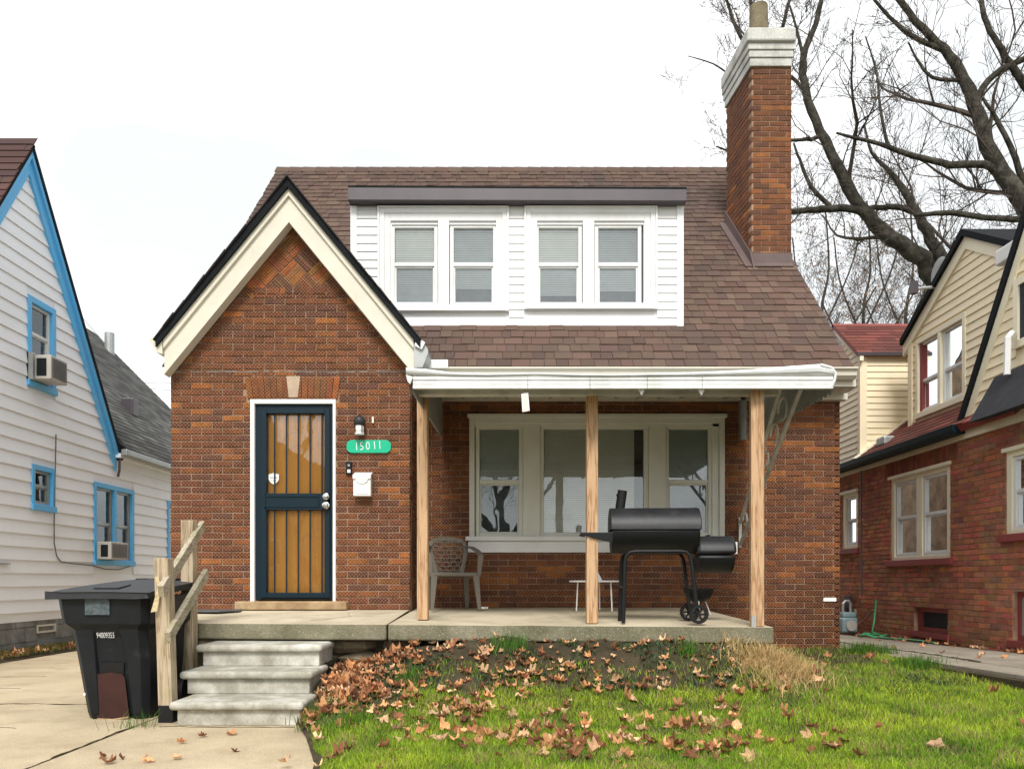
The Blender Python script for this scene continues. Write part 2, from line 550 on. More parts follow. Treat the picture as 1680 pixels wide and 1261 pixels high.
M['cap'] = stone_mat('painted chimney cap', [(0.25, (0.26, 0.25, 0.22)), (0.5, (0.55, 0.55, 0.52)), (0.8, (0.70, 0.70, 0.67))], 4, 40, 0.85, 0.004)
M['keystone'] = stone_mat('limestone', [(0.25, (0.36, 0.28, 0.20)), (0.7, (0.55, 0.42, 0.31))], 8, 60, 0.9, 0.003)
M['sill_red'] = paint('dark red sill paint', (0.27, 0.055, 0.05), 0.2, 0.6, 5, (0.14, 0.05, 0.04))
M['shingle_o'] = shingle_mat('brown shingle', 'obj')
M['shingle_a'] = shingle_mat('brown shingle field', 'attr')
M['roofedge'] = plain('black shingle edge', (0.012, 0.014, 0.017), 0.9, 0, 0.2, 0.4, 20, 0.004)
M['soil'] = stone_mat('lawn soil', [(0.25, (0.035, 0.028, 0.016)), (0.5, (0.075, 0.06, 0.035)), (0.8, (0.13, 0.10, 0.06))], 5, 45, 1.0, 0.02)
M['ground'] = stone_mat('winter turf', [(0.3, (0.06, 0.09, 0.02)), (0.7, (0.12, 0.14, 0.04))], 0.6, 20, 1.0, 0.02)
M['grass'] = leafy('grass blades', 0.6, 0.3)
M['leaf'] = leafy('dead leaf', 0.75, 0.15, 'obj')
M['leaf_a'] = leafy('dead leaf litter', 0.75, 0.15)
M['bark'] = stone_mat('grey brown bark', [(0.3, (0.03, 0.028, 0.023)), (0.5, (0.09, 0.082, 0.066)), (0.72, (0.20, 0.18, 0.145))], 7, 26, 0.95, 0.06)
M['twig'] = plain('twig bark', (0.10, 0.08, 0.066), 0.9, 0, 0.1, 0.4, 2)
M['plastic_w'] = plain('white plastic', (0.80, 0.80, 0.79), 0.4, 0, 0.4, 0.06)
M['taupe'] = plain('taupe resin', (0.175, 0.155, 0.125), 0.45, 0, 0.4, 0.15, 4)
M['green'] = plain('green sign enamel', (0.0, 0.46, 0.25), 0.35, 0, 0.5, 0.08)
M['letter'] = plain('white lettering', (0.85, 0.86, 0.85), 0.5, 0, 0.3, 0.05)
M['hose'] = plain('green hose', (0.06, 0.38, 0.16), 0.45)
M['meter'] = plain('gas meter paint', (0.26, 0.38, 0.40), 0.45, 0, 0.4, 0.3)
M['paper'] = plain('yellowed paper', (0.68, 0.55, 0.33), 0.8, 0, 0.2, 0.45, 40)
M['ac'] = plain('air conditioner metal', (0.52, 0.50, 0.45), 0.5, 0, 0.4, 0.2)
M['ac_grey'] = plain('air conditioner coil', (0.22, 0.22, 0.21), 0.6, 0.3)
M['slate'] = plain('dark grey canvas', (0.05, 0.052, 0.06), 0.85, 0, 0.2, 0.25, 12)
M['cable'] = plain('grey cable', (0.10, 0.10, 0.10), 0.7)

# ------------------------------------------------------------------ bricks, shingles, windows
BR_L, BR_H, JT = 0.2135, 0.0667, 0.0105
BRICKS = [(0.140, 0.070, 0.060), (0.205, 0.084, 0.050), (0.255, 0.098, 0.049), (0.335, 0.124, 0.048), (0.52, 0.190, 0.056)]
BR_W = [0.15, 0.33, 0.27, 0.16, 0.09]
def brick_color(prev=None, dark=0.0):
    if prev is not None and random.random() < 0.12: c = prev
    else: c = random.choices(BRICKS, BR_W)[0]
    k = random.uniform(0.82, 1.15) * (1 - dark)
    return tuple(x * k * random.uniform(0.95, 1.05) for x in c)

def brick_rects(u0, u1, v0, v1, holes=(), inside=None, off=0.0, L=BR_L, H=BR_H, jt=JT):
    out = []
    row = 0
    v = v0
    while v < v1 - 0.02:
        top = min(v + H - jt, v1)
        u = u0 - (L / 2 if row % 2 else 0) + off
        while u < u1:
            segs = [(max(u, u0), min(u + L - jt, u1))]
            for h in holes:
                if top > h[2] + 0.012 and v < h[3] - 0.012:
                    new = []
                    for a, b in segs:
                        if h[0] <= a and b <= h[1]: continue
                        if b <= h[0] or a >= h[1]: new.append((a, b)); continue
                        if a < h[0]: new.append((a, h[0] - 0.004))
                        if b > h[1]: new.append((h[1] + 0.004, b))
                    segs = new
            for a, b in segs:
                if b - a < 0.025: continue
                if inside and not inside((a + b) / 2, (v + top) / 2): continue
                out.append((a, b, v, top))
            u += L
        v += H
        row += 1
    return out

def brick_unit():
    m = MB()
    a, b = 0.5, 0.5
    i, k = 0.035, 0.10
    fr_ = [(-a + i * 0.5, 0, -b + k), (a - i * 0.5, 0, -b + k), (a - i * 0.5, 0, b - k), (-a + i * 0.5, 0, b - k)]
    rim = [(-a, 0.12, -b), (a, 0.12, -b), (a, 0.12, b), (-a, 0.12, b)]
    bk = [(-a, 1, -b), (a, 1, -b), (a, 1, b), (-a, 1, b)]
    fs = [(0, 1, 2, 3)]
    for q in range(4):
        w = (q + 1) % 4
        fs += [(q, q + 4, w + 4, w), (q + 4, q + 8, w + 8, w + 4)]
    m.add(fr_ + rim + bk, fs)
    return m.mesh('brick', M['brick_o'])
BRICK = brick_unit()
def brick_stuff(mb, fr, rects, n=0.0, depth=0.05, dark=None, pal=None):
    prev = None
    for (a, b, c, d) in rects:
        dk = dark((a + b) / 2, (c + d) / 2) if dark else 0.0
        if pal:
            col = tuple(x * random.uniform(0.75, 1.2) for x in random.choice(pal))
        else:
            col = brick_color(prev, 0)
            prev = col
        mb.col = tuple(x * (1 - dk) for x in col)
        j = n + random.uniform(-0.003, 0.002)
        t = 0.003
        q = [fr.p(a, c, j - depth), fr.p(b, c, j - depth), fr.p(b, d, j - depth), fr.p(a, d, j - depth),
             fr.p(a, c, j - t), fr.p(b, c, j - t), fr.p(b, d, j - t), fr.p(a, d, j - t),
             fr.p(a + t, c + t, j), fr.p(b - t, c + t, j), fr.p(b - t, d - t, j), fr.p(a + t, d - t, j)]
        fs = []
        for o in (0, 4):
            fs += [(o + i, o + (i + 1) % 4, o + 4 + (i + 1) % 4, o + 4 + i) for i in range(4)]
        fs.append((8, 9, 10, 11))
        mb.add(q, fs)

def slats(mb, fr, u0, u1, v0, v1, n, pitch=0.026, tilt=0.006):
    v = v1
    while v > v0 + 0.01:
        mb.hexa([fr.p(u0, v - pitch * 0.95, n + tilt), fr.p(u1, v - pitch * 0.95, n + tilt), fr.p(u1, v - pitch * 0.95, n + tilt - 0.002), fr.p(u0, v - pitch * 0.95, n + tilt - 0.002),
                 fr.p(u0, v, n - tilt), fr.p(u1, v, n - tilt), fr.p(u1, v, n - tilt - 0.002), fr.p(u0, v, n - tilt - 0.002)])
        v -= pitch

def dh_window(root, fr, u0, u1, v0, v1, rail, n=0.0, fw=0.045, mat=None, blind=None, glass='glass', back=None, name='window'):
    """double-hung window: window > pane, pane, blind; blind = [(v0, v1, material)]"""
    mat = mat or M['white']
    f = MB()
    f.ring(fr, u0, u1, v0, v1, fw, n - 0.07, n)
    if rail:
        f.fbox(fr, u0 + fw, u1 - fw, rail - 0.022, rail + 0.022, n - 0.06, n - 0.006)
        f.ring(fr, u0 + fw, u1 - fw, v0 + fw, rail - 0.022, 0.018, n - 0.062, n - 0.022)
    w = f.build(name, mat, root, bevel=0.004, seg=1)
    if rail:
        MB().fbox(fr, u0 + fw, u1 - fw, rail + 0.022, v1 - fw, n - 0.034, n - 0.030).build('pane', M[glass], w)
        MB().fbox(fr, u0 + fw + 0.018, u1 - fw - 0.018, v0 + fw + 0.018, rail - 0.022, n - 0.046, n - 0.042).build('pane', M[glass], w)
    else:
        MB().fbox(fr, u0 + fw, u1 - fw, v0 + fw, v1 - fw, n - 0.034, n - 0.030).build('pane', M[glass], w)
    for (a, b, m) in (blind or []):
        s = MB()
        slats(s, fr, u0 + fw * 0.6, u1 - fw * 0.6, a, b, n - 0.056, tilt=0.004)
        s.build('blind', m, w, kind='stuff')
    if back:
        MB().fbox(fr, u0 - 0.12, u1 + 0.12, v0 - 0.1, v1 + 0.1, n - 0.25, n - 0.23).build('unlit_backing', back, w)  # dark sheet behind the panes standing in for the unlit room
    return w

def siding(root, fr, v0, v1, exp, span, holes, mat, name='siding_board', n=0.0, thick=0.014, jit=0.0):
    """lap boards, each one a part; span(v) -> (u0, u1)"""
    v = v0
    k = 0
    while v < v1 - 0.01:
        top = min(v + exp, v1)
        s = span((v + top) / 2, v, top)
        if s and s[1] - s[0] > 0.05:
            segs = [s]
            for h in holes:
                if top > h[2] + 0.004 and v < h[3] - 0.004:
                    new = []
                    for a, b in segs:
                        if b <= h[0] or a >= h[1]: new.append((a, b)); continue
                        if a < h[0] - 0.02: new.append((a, h[0]))
                        if b > h[1] + 0.02: new.append((h[1], b))
                    segs = new
            for a, b in segs:
                j = random.uniform(-jit, jit)
                mb = MB()
                t = thick
                mb.hexa([fr.p(a, v + j, n), fr.p(b, v - j, n), fr.p(b, top, n), fr.p(a, top, n),
                         fr.p(a, v + j, n + t), fr.p(b, v - j, n + t), fr.p(b, top, n + 0.002), fr.p(a, top, n + 0.002)])
                mb.build(name, mat, root)
        v += exp
        k += 1

# ================================================================== MAIN HOUSE
house = empty('brick_house', 'brown brick house in the middle with a steep front gable and a white dormer', 'house', (0, 8.7, 0))
DB, DM = 8.0, 8.7
FB, FM = front(DB), front(DM)
XA = -2.245
ZA = V(303, 7.85)
GS = 1.22
def gable_z(x): return ZA - GS * abs(x - XA)

# --- bay wall with the door
door = (U(411, DB), U(551, DB), zf(8), V(655, DB))
bw = MB()
bw.wall(FB, -3.5, -1.05, 0.0, gable_z(-3.5) - 0.2, [door], -0.20, -0.010)
zb = gable_z(-3.5) - 0.2
bw.prism(FB, [(-3.5, zb), (-1.0, zb), (XA, gable_z(XA) - 0.12)], -0.20, -0.010)
bw.fbox(FB, -1.2, -1.06, 0.0, zb + 0.3, -0.72, -0.2)               # return wall to the porch
gable_wall = bw.build('gable_wall', M['mortar'], house)

v_sold = V(483, DB)
v_diag = V(470, DB)
def in_gable(u, v): return v < gable_z(u) - 0.37 + 0.10
lint = (U(404, DB), U(556, DB), V(655, DB), V(617, DB))
rects = brick_rects(-3.5, -1.05, zf(8) - 10 * BR_H, v_sold, [door, lint], in_gable)
rects.sort(key=lambda r: -(r[2] > 0.68) * 10 + r[2])
prev = None
nb = 0
rest = []
for r in sorted(rects, key=lambda r: (r[2] < zf(8) - 0.03, r[2])):
    if nb < 262 and r[2] > zf(8) - 0.03:
        prev = brick_color(prev)
        put('brick', BRICK, gable_wall, ((r[0] + r[1]) / 2, DB - random.uniform(-0.003, 0.002), (r[2] + r[3]) / 2),
            (r[1] - r[0], 0.05, r[3] - r[2]), (0, random.uniform(-0.004, 0.004), 0), prev)
        nb += 1
    else:
        rest.append(r)
# soldier course above the door, keystone
for k in range(15):
    if k == 7: continue
    x = lerp(lint[0] + 0.03, lint[1] - 0.03, k / 14)
    a = (k - 7) * 0.018
    c = random.choice([BRICKS[3], BRICKS[2], BRICKS[3], BRICKS[4]])
    put('brick', BRICK, gable_wall, (x, DB - 0.004 - random.uniform(0, 0.004), (lint[2] + lint[3]) / 2 + 0.002), (0.057, 0.05, lint[3] - lint[2] - 0.012),
        (0, a, 0), tuple(q * random.uniform(0.8, 1.1) for q in c))
    nb += 1
ks = MB().prism(FB, [(U(474, DB), V(652, DB)), (U(489, DB), V(652, DB)), (U(493, DB), V(617, DB)), (U(470, DB), V(617, DB))], -0.05, 0.012)
ks.build('keystone', M['keystone'], gable_wall, bevel=0.004)
# upright course and slanted bricks in the peak
u = -3.2
while u < -1.2:
    if in_gable(u + 0.03, (v_sold + v_diag) / 2):
        wdt = 0.056 if random.random() < 0.75 else 0.13
        if nb < 296:
            put('brick', BRICK, gable_wall, (u + wdt / 2, DB, (v_sold + v_diag) / 2), (wdt, 0.05, v_diag - v_sold - 0.011), None, brick_color())
            nb += 1
        u += wdt + JT
    else:
        u += 0.067
diag = MB()
ca = math.cos(R(45))
FD = Fr(FB.p(XA, v_diag), (ca, 0, ca), (-ca, 0, ca), (0, -1, 0))
blocks = {}
for i in range(-8, 9):
    for j in range(-8, 12):
        for s in range(3):
            vert = (i + j) % 2
            bu, bv = i * 0.2, j * 0.2
            rr = (bu + 0.004, bu + 0.196, bv + s * 0.0667 + 0.004, bv + (s + 1) * 0.0667 - 0.004)
            if vert: rr = (bu + s * 0.0667 + 0.004, bu + (s + 1) * 0.0667 - 0.004, bv + 0.004, bv + 0.196)
            p = FD.p((rr[0] + rr[1]) / 2, (rr[2] + rr[3]) / 2)
            if p.z > v_diag - 0.08 and in_gable(p.x, p.z - 0.03):
                base = blocks.setdefault((i, j), random.choice([BRICKS[0], BRICKS[3], BRICKS[1], BRICKS[4]]))
                brick_stuff(diag, FD, [rr], n=-0.002, pal=[base])
brick_stuff(diag, FB, rest)
# return wall of the bay towards the porch
FS = Fr((-1.05, 0, 0), (0, 1, 0), (0, 0, 1), (1, 0, 0))
brick_stuff(diag, FS, brick_rects(8.005, 8.69, zf(8), 3.1), n=0.0)
diag.build('brickwork', M['brick_a'], gable_wall, kind='stuff')
band = MB()
x = -3.48
while x < -1.08:
    w = random.uniform(0.03, 0.12)
    vv = V(610, DB) + random.uniform(-0.004, 0.004)
    band.fbox(FB, x, min(x + w, -1.06), vv - random.uniform(0.002, 0.007), vv + random.uniform(0.001, 0.006), -0.02, 0.003)
    x += w + random.choice([0, 0, 0, 0.04])
band.build('mortar_band', M['block'], gable_wall)

# --- porch wall with the big window
win = (U(776, DM), U(1182, DM), V(888, DM), V(688, DM))
pw = MB()
pw.wall(FM, -1.06, 3.657, 0.0, 3.27, [win], -0.20, -0.010)
porch_wall = pw.build('porch_wall', M['mortar'], house)
bm = MB()
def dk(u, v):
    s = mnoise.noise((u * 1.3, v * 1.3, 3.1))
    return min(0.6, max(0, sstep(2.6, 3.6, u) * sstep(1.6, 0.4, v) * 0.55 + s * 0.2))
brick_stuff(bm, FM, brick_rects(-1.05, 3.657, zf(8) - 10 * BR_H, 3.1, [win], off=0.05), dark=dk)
bm.build('brickwork', M['brick_a'], porch_wall, kind='stuff')

# --- hidden shell: side walls, back wall, floor
L0 = 3.27
TH = math.atan(1.04)
ct, st = math.cos(TH), math.sin(TH)
FR = Fr((0, 8.3, L0), (1, 0, 0), (0, ct, st), (0, -st, ct))
D_R = 12.41
SL = (D_R - 8.3) / ct
ZR = L0 + 1.04 * (D_R - 8.3)
sh = MB()
gp = [(8.72, 0), (16.1, 0), (16.1, L0 + 0.3), (D_R, ZR - 0.13), (8.72, L0 + 0.25)]
sh.prism(side_l(3.50), gp, 0, 0.155)
sh.build('side_wall', M['mortar'], house)
sh = MB()
sh.prism(side_l(-3.5), [(8.2, 0)] + gp[1:-1] + [(8.95, L0 + 0.3), (8.2, L0 + 0.1)], 0, 0.15)
sh.build('side_wall', M['mortar'], house)
sh = MB().box(-3.5, 3.65, 16.0, 16.2, 0, 3.5)
sh.build('back_wall', M['mortar'], house)
sbk = MB()
FSR = side_l(3.657)
brick_stuff(sbk, FSR, [r for r in brick_rects(8.71, 12.0, 0.05, 3.2)], n=0.0)
sbk.build('side_brickwork', M['brick_a'], house, kind='stuff')
MB().box(-3.4, 3.5, 8.9, 16.0, 3.30, 3.36).build('upper_floor', M['ceil'], house)

# --- main roof
dk_ = MB()
dk_.prism(FR, [(-0.95, 0), (3.62, 0), (3.62, SL), (-3.72, SL), (-3.72, 1.05), (-0.95, 1.05)], -0.11, 0.0)
FRB = Fr((0, 2 * D_R - 8.3, L0), (1, 0, 0), (0, -ct, st), (0, st, ct))
dk_.prism(FRB, [(-3.72, 0), (3.62, 0), (3.62, SL), (-3.72, SL)], -0.11, 0.0)
roof = dk_.build('roof', M['roofedge'], house)
SHING = [(0.143, 0.094, 0.073), (0.152, 0.101, 0.077), (0.166, 0.114, 0.084), (0.148, 0.090, 0.073), (0.124, 0.084, 0.068), (0.155, 0.098, 0.078)]
su = MB()
su.add([(-0.5, 0, 0), (0.5, 0, 0), (0.5, 1, -0.004), (-0.5, 1, -0.004), (-0.5, 0, 0.016), (0.5, 0, 0.016), (0.5, 1, 0.005), (-0.5, 1, 0.005)],
       [(4, 5, 6, 7), (0, 1, 5, 4), (1, 2, 6, 5), (3, 0, 4, 7)])
SHMESH = su.mesh('shingle', M['shingle_o'])
EXP = 0.152
d_x0, d_x1 = U(575, 8.916), U(1122, 8.916)
field = MB()
ns = 0
cands = []
for i in range(int(SL / EXP) + 1):
    u = -3.72 - random.uniform(0, 0.2)
    while u < 3.62:
        w = random.choice([0.10, 0.13, 0.15, 0.17, 0.20])
        a, b = max(u, -3.72), min(u + w, 3.63)
        u += w
        if b - a < 0.03: continue
        m_ = (a + b) / 2
        p = FR.p(m_, i * EXP + 0.08)
        if p.x < -0.85 and p.z < gable_z(p.x) + 0.02: continue
        if d_x0 + 0.02 < m_ < d_x1 - 0.02 and p.y > 8.95 and p.z < V(318, 8.8) + 0.3 * (p.y - 8.8) - 0.05: continue
        if 3.06 < m_ and 10.08 < p.y < 10.85: continue
        if i * EXP + EXP > SL: continue
        cands.append((i, a, b, p))
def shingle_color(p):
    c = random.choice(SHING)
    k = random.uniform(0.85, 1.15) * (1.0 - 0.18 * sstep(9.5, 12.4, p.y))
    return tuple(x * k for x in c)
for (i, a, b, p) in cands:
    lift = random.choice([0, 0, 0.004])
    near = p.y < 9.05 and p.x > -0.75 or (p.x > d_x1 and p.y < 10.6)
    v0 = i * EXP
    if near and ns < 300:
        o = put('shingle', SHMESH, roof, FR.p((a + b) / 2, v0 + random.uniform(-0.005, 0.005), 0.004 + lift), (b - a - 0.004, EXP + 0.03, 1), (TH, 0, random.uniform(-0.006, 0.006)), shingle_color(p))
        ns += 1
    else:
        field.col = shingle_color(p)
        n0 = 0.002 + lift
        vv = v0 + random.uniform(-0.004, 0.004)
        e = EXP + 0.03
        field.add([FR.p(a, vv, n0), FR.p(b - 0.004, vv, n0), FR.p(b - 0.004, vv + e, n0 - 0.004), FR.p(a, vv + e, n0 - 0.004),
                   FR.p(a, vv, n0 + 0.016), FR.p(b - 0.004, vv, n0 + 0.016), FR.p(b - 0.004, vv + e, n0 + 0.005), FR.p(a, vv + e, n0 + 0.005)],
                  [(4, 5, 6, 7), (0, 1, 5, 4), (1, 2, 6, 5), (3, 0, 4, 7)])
# ridge caps
x = -3.74
while x < 3.63:
    field.col = tuple(q * 0.85 for q in random.choice(SHING))
    for s in (-1, 1):
        q0 = Vector((x, D_R, ZR + 0.035))
        q1 = Vector((x, D_R + s * 0.13, ZR - 0.10))
        d = Vector((0.24, 0, -0.008))
        field.add([q0, q0 + d, q1 + d, q1, q0 + Vector((0, 0, -0.02)), q0 + d + Vector((0, 0, -0.02)), q1 + d + Vector((0, 0, -0.02)), q1 + Vector((0, 0, -0.02))],
                  [(0, 1, 2, 3), (0, 1, 5, 4), (1, 2, 6, 5), (2, 3, 7, 6), (3, 0, 4, 7)])
    x += 0.21
field.build('shingle_field', M['shingle_a'], roof, kind='stuff')
MB().fbox(FR, 3.605, 3.635, 0, SL, -0.10, 0.012).build('rake_edge', M['fascia_d'], roof)
# gutter, frieze, soffit
g = MB()
gx0, gx1 = U(703, 8.22), U(1405, 8.22)
prof = [(8.30, V(621, 8.22)), (8.24, V(621, 8.22)), (8.205, V(616, 8.22)), (8.20, V(609, 8.22)), (8.17, V(606, 8.22)), (8.17, V(603.5, 8.22)), (8.30, V(603.5, 8.22))]
FX = Fr((gx0, 0, 0), (0, 1, 0), (0, 0, 1), (1, 0, 0))
g.prism(FX, prof, 0, gx1 - gx0)
g.build('gutter', M['cream'], house)
MB().box(-1.05, 3.66, 8.305, 8.69, L0 - 0.20, L0 - 0.16).box(-1.05, 3.66, 8.302, 8.335, L0 - 0.20, L0 - 0.03).box(-1.05, 3.70, 8.60, 8.697, 3.00, L0 - 0.2).build('soffit', M['cream'], house)
MB().box(U(703, 8.15), U(735, 8.15), 8.14, 8.165, V(604, 8.15), V(590, 8.15)).build('gutter_guard', M['metal_w'], house)

# --- gable roof over the bay
zT = V(290, 7.80)
gr = MB()
def gz(x, z): return z - GS * abs(x - XA)
F7 = front(7.80)
gr.prism(F7, [(XA, zT), (-3.565, gz(-3.565, zT)), (-3.565, gz(-3.565, zT) - 0.085), (XA, zT - 0.10)], 0, -2.6)
gr.prism(F7, [(XA, zT), (XA, zT - 0.10), (-0.915, gz(-0.915, zT) - 0.085), (-0.915, gz(-0.915, zT))], 0, -2.6)
groof = gr.build('gable_roof', M['roofedge'], house)
ge = MB()
for s in (-1, 1):
    k = 0
    while k < 13:                                   # ragged shingle ends along the rake
        x0 = XA + s * k * 0.103
        x1 = XA + s * (k + 1) * 0.103
        jt = random.uniform(0.0, 0.022)
        ge.col = (0.05, 0.045, 0.045)
        q = [(x0, gz(x0, zT)), (x1, gz(x1, zT)), (x1, gz(x1, zT) + 0.012), (x0, gz(x0, zT) + 0.022)]
        ge.prism(F7, q, 0.012 + jt, -2.3)
        k += 1
ge.build('shingle_edge', M['shingle_a'], groof, kind='stuff')
for s, name in ((-1, 'a'), (1, 'b')):
    xe = XA + s * 1.257
    def pl(d0, d1):
        return [(XA, ZA - d0), (XA, ZA - d1), (xe, gz(xe, ZA) - d1), (xe, gz(xe, ZA) - d0)]
    f = MB()
    f.prism(front(7.86), pl(0.02, 0.345), -0.10, 0.0)
    f.prism(front(7.86), pl(-0.01, 0.115), 0.0, 0.028)
    f.prism(front(7.86), pl(0.335, 0.375), -0.12, 0.010)
    f.build('bargeboard', M['cream'], house)
g = MB()
g.prism(front(7.83), [(-3.51, 3.28), (-3.51, 3.43), (-3.64, 3.445), (-3.64, 3.41), (-3.575, 3.30)], 0, -1.0)
g.build('gutter', M['cream'], house)
g = MB()
zt0 = V(566, 7.9)
g.prism(front(7.84), [(-0.985, zt0 - 0.24), (-0.985, zt0), (-0.90, zt0 + 0.02), (-0.845, zt0 - 0.06), (-0.845, zt0 - 0.10), (-0.90, zt0 - 0.24)], 0, -0.5)
g.build('gutter', M['galv'], house)
MB().prism(front(7.82), [(-0.975, zt0 - 0.03), (-0.955, zt0 + 0.06), (-0.87, zt0), (-0.905, zt0 - 0.07)], 0, 0.012).build('gutter_end_cap', M['metal_w'], house)

# --- dormer
DD = 8.916
FDm = front(DD)
def du(px): return U(px, DD)
def dv(py): return V(py, DD)
dz0, dz1 = dv(535), dv(340)
holes_d = [(du(643), du(816), dv(500), dv(368)), (du(880), du(1056), dv(500), dv(368))]
dm = MB()
dm.wall(FDm, du(577), du(1120), dz0 - 0.05, dv(320), holes_d, -0.12, -0.004)
dormer = dm.build('dormer', M['white_sid'], house)
for xs in (du(577), du(1120) - 0.1):
    MB().prism(side_l(xs), [(DD + 0.12, dz0 - 0.1), (DD + 0.12, dv(322)), (11.2, dv(322) + 0.6), (11.2, 6.1)], 0, 0.1).build('cheek', M['white_sid'], dormer)
MB().hexa([(du(575), 8.78, dv(319)), (du(1122), 8.78, dv(321)), (du(1122), 11.3, dv(321) + 0.75), (du(575), 11.3, dv(319) + 0.75),
           (du(575), 8.78, dv(319) + 0.03), (du(1122), 8.78, dv(321) + 0.03), (du(1122), 11.3, dv(321) + 0.78), (du(575), 11.3, dv(319) + 0.78)]).build('dormer_roof', M['roofedge'], dormer)
MB().hexa([(du(575), 8.77, dv(338)), (du(1122), 8.77, dv(339.5)), (du(1122), 8.92, dv(339.5)), (du(575), 8.92, dv(338)),
           (du(575), 8.77, dv(318)), (du(1122), 8.77, dv(321)), (du(1122), 8.92, dv(321)), (du(575), 8.92, dv(318))]).build('fascia', M['fascia_d'], dormer, bevel=0.004)
for a, b in ((575.5, 586), (1110, 1121)):
    MB().fbox(FDm, du(a), du(b), dz0 - 0.02, dv(339), 0.0, 0.026).build('corner_board', M['white_sid'], dormer, bevel=0.003)
cas = [(du(620), du(835), dv(512), dv(340)), (du(860), du(1078), dv(509), dv(340))]
siding(dormer, FDm, dz0, dv(339), 0.0945, lambda m, a, b: (du(586), du(1110)), cas, M['white_sid'])
for (c, px) in zip(cas, ((641, 718, 738, 815, 643, 816), (878, 955, 976, 1053, 880, 1056))):
    k = MB()
    k.ring(FDm, c[0], c[1], c[2], c[3], 0.022, 0.0, 0.045)
    k.ring(FDm, c[0] + 0.022, c[1] - 0.022, c[2] + 0.02, c[3] - 0.022, 0.055, 0.0, 0.030)
    k.ring(FDm, c[0] + 0.077, c[1] - 0.077, c[2] + 0.05, c[3] - 0.077, 0.07, -0.06, 0.018, wb=0.02, wt=0.085)
    k.fbox(FDm, du(px[1] + 1), du(px[2] - 1), c[2] + 0.06, c[3] - 0.16, -0.06, 0.018)
    k.fbox(FDm, c[0] + 0.03, c[1] - 0.03, c[2] + 0.0, c[2] + 0.05, 0.03, 0.055)
    k.build('window_casing', M['white'], dormer, bevel=0.003, seg=1)
rl = dv(432)
wspec = [(641, 718, 'blind', 'blind_d', 0), (738, 815, 'blind_d', 'blind_d', 470), (878, 955, 'blind', 'blind_d', 480), (976, 1053, 'blind_d', 'blind_d', 474)]
for a, b, m1, m2, low in wspec:
    bl = [(dv(433), dv(366), M[m1]), (dv(low or 500), dv(433), M[m2])]
    dh_window(house, FDm, du(a), du(b), dv(502), dv(366.5), rl, n=-0.02, fw=0.042, blind=bl, mat=M['white'], back=M['unlit_backing'])

# --- chimney
CX0, CX1, CY0, CY1 = 3.07, 3.585, 10.01, 10.88
CXB = 2.985
ctop = V(110, CY0)
FUP = Fr((0, 0, 0), (1, 0, 0), (0, 1, 0), (0, 0, 1))
def plan(e, f=0.0):
    return [(CX0 - e, CY0 - e), (CX1 + e - f, CY0 - e), (CX1 + e - f, CY1 + e), (CXB - e, CY1 + e)]
ch = MB().prism(FUP, plan(-0.008), 3.2, ctop)
chim = ch.build('chimney', M['mortar'], house)
cb = MB()
FC = front(CY0)
_d = Vector((CXB - CX0, CY1 - CY0, 0))
CLEN = _d.length
_d.normalize()
FL = Fr((CX0, CY0, 0), _d, (0, 0, 1), (-_d.y, _d.x, 0))
FRr = side_l(CX1)
def cdark(u, v): return 0.28 * sstep(5.6, 7.4, v)
brick_stuff(cb, FC, brick_rects(CX0, CX1, 4.3, ctop, off=0.03), dark=cdark)
brick_stuff(cb, FL, brick_rects(0.002, CLEN, 4.3, ctop, off=0.1), dark=cdark)
brick_stuff(cb, FRr, brick_rects(CY0 + 0.002, CY1, 4.3, ctop, off=0.1), dark=cdark)
cb.build('brickwork', M['brick_a'], chim, kind='stuff')
cp = MB()
z0 = ctop
for (e, a, b) in ((0.02, 0.0, 0.10), (0.035, 0.105, 0.19), (0.05, 0.195, 0.28)):
    cp.prism(FUP, plan(e, 0.02), z0 + a, z0 + b)
cp.build('chimney_band', M['cap'], chim, bevel=0.008)
MB().prism(FUP, [(CX0 - 0.075, CY0 - 0.09), (CX1 + 0.03, CY0 - 0.09), (CX1 + 0.03, CY1 + 0.06), (CXB - 0.06, CY1 + 0.06)], z0 + 0.282, z0 + 0.45).build('chimney_cap', M['cap'], chim, bevel=0.02)
MB().lathe([(0.155, z0 + 0.44), (0.15, z0 + 0.60), (0.125, z0 + 0.78), (0.118, z0 + 1.1), (0.09, z0 + 1.1)], 16, ((CX0 + CX1) / 2 - 0.02, CY0 + 0.45, 0)).build('flue_pot', M['stone'], chim, smooth=50)
fl = MB()
fl.fbox(FC, CX0 - 0.04, CX1 + 0.02, 4.9 - 0.05, 4.9 + 0.16, 0.004, 0.02)
zf0 = L0 + 1.04 * (CY0 - 8.3)
fl = MB()
fl.fbox(FC, CX0 - 0.02, CX1 + 0.01, zf0 + 0.01, zf0 + 0.15, 0.003, 0.016)
fl.prism(FL, [(-0.14, zf0 - 0.12), (CLEN, L0 + 1.04 * (CY1 - 8.3) + 0.0), (CLEN, L0 + 1.04 * (CY1 - 8.3) + 0.2), (-0.01, zf0 + 0.16)], 0.003, 0.02)
fl.prism(FR, [(CX0 - 0.10, (CY0 - 8.3) / ct - 0.10), (CX1, (CY0 - 8.3) / ct - 0.10), (CX1, (CY0 - 8.3) / ct), (CX0, (CY0 - 8.3) / ct), (CXB, (CY1 - 8.3) / ct), (CXB - 0.10, (CY1 - 8.3) / ct)], 0.016, 0.034)
fl.build('flashing', M['flash'], chim)

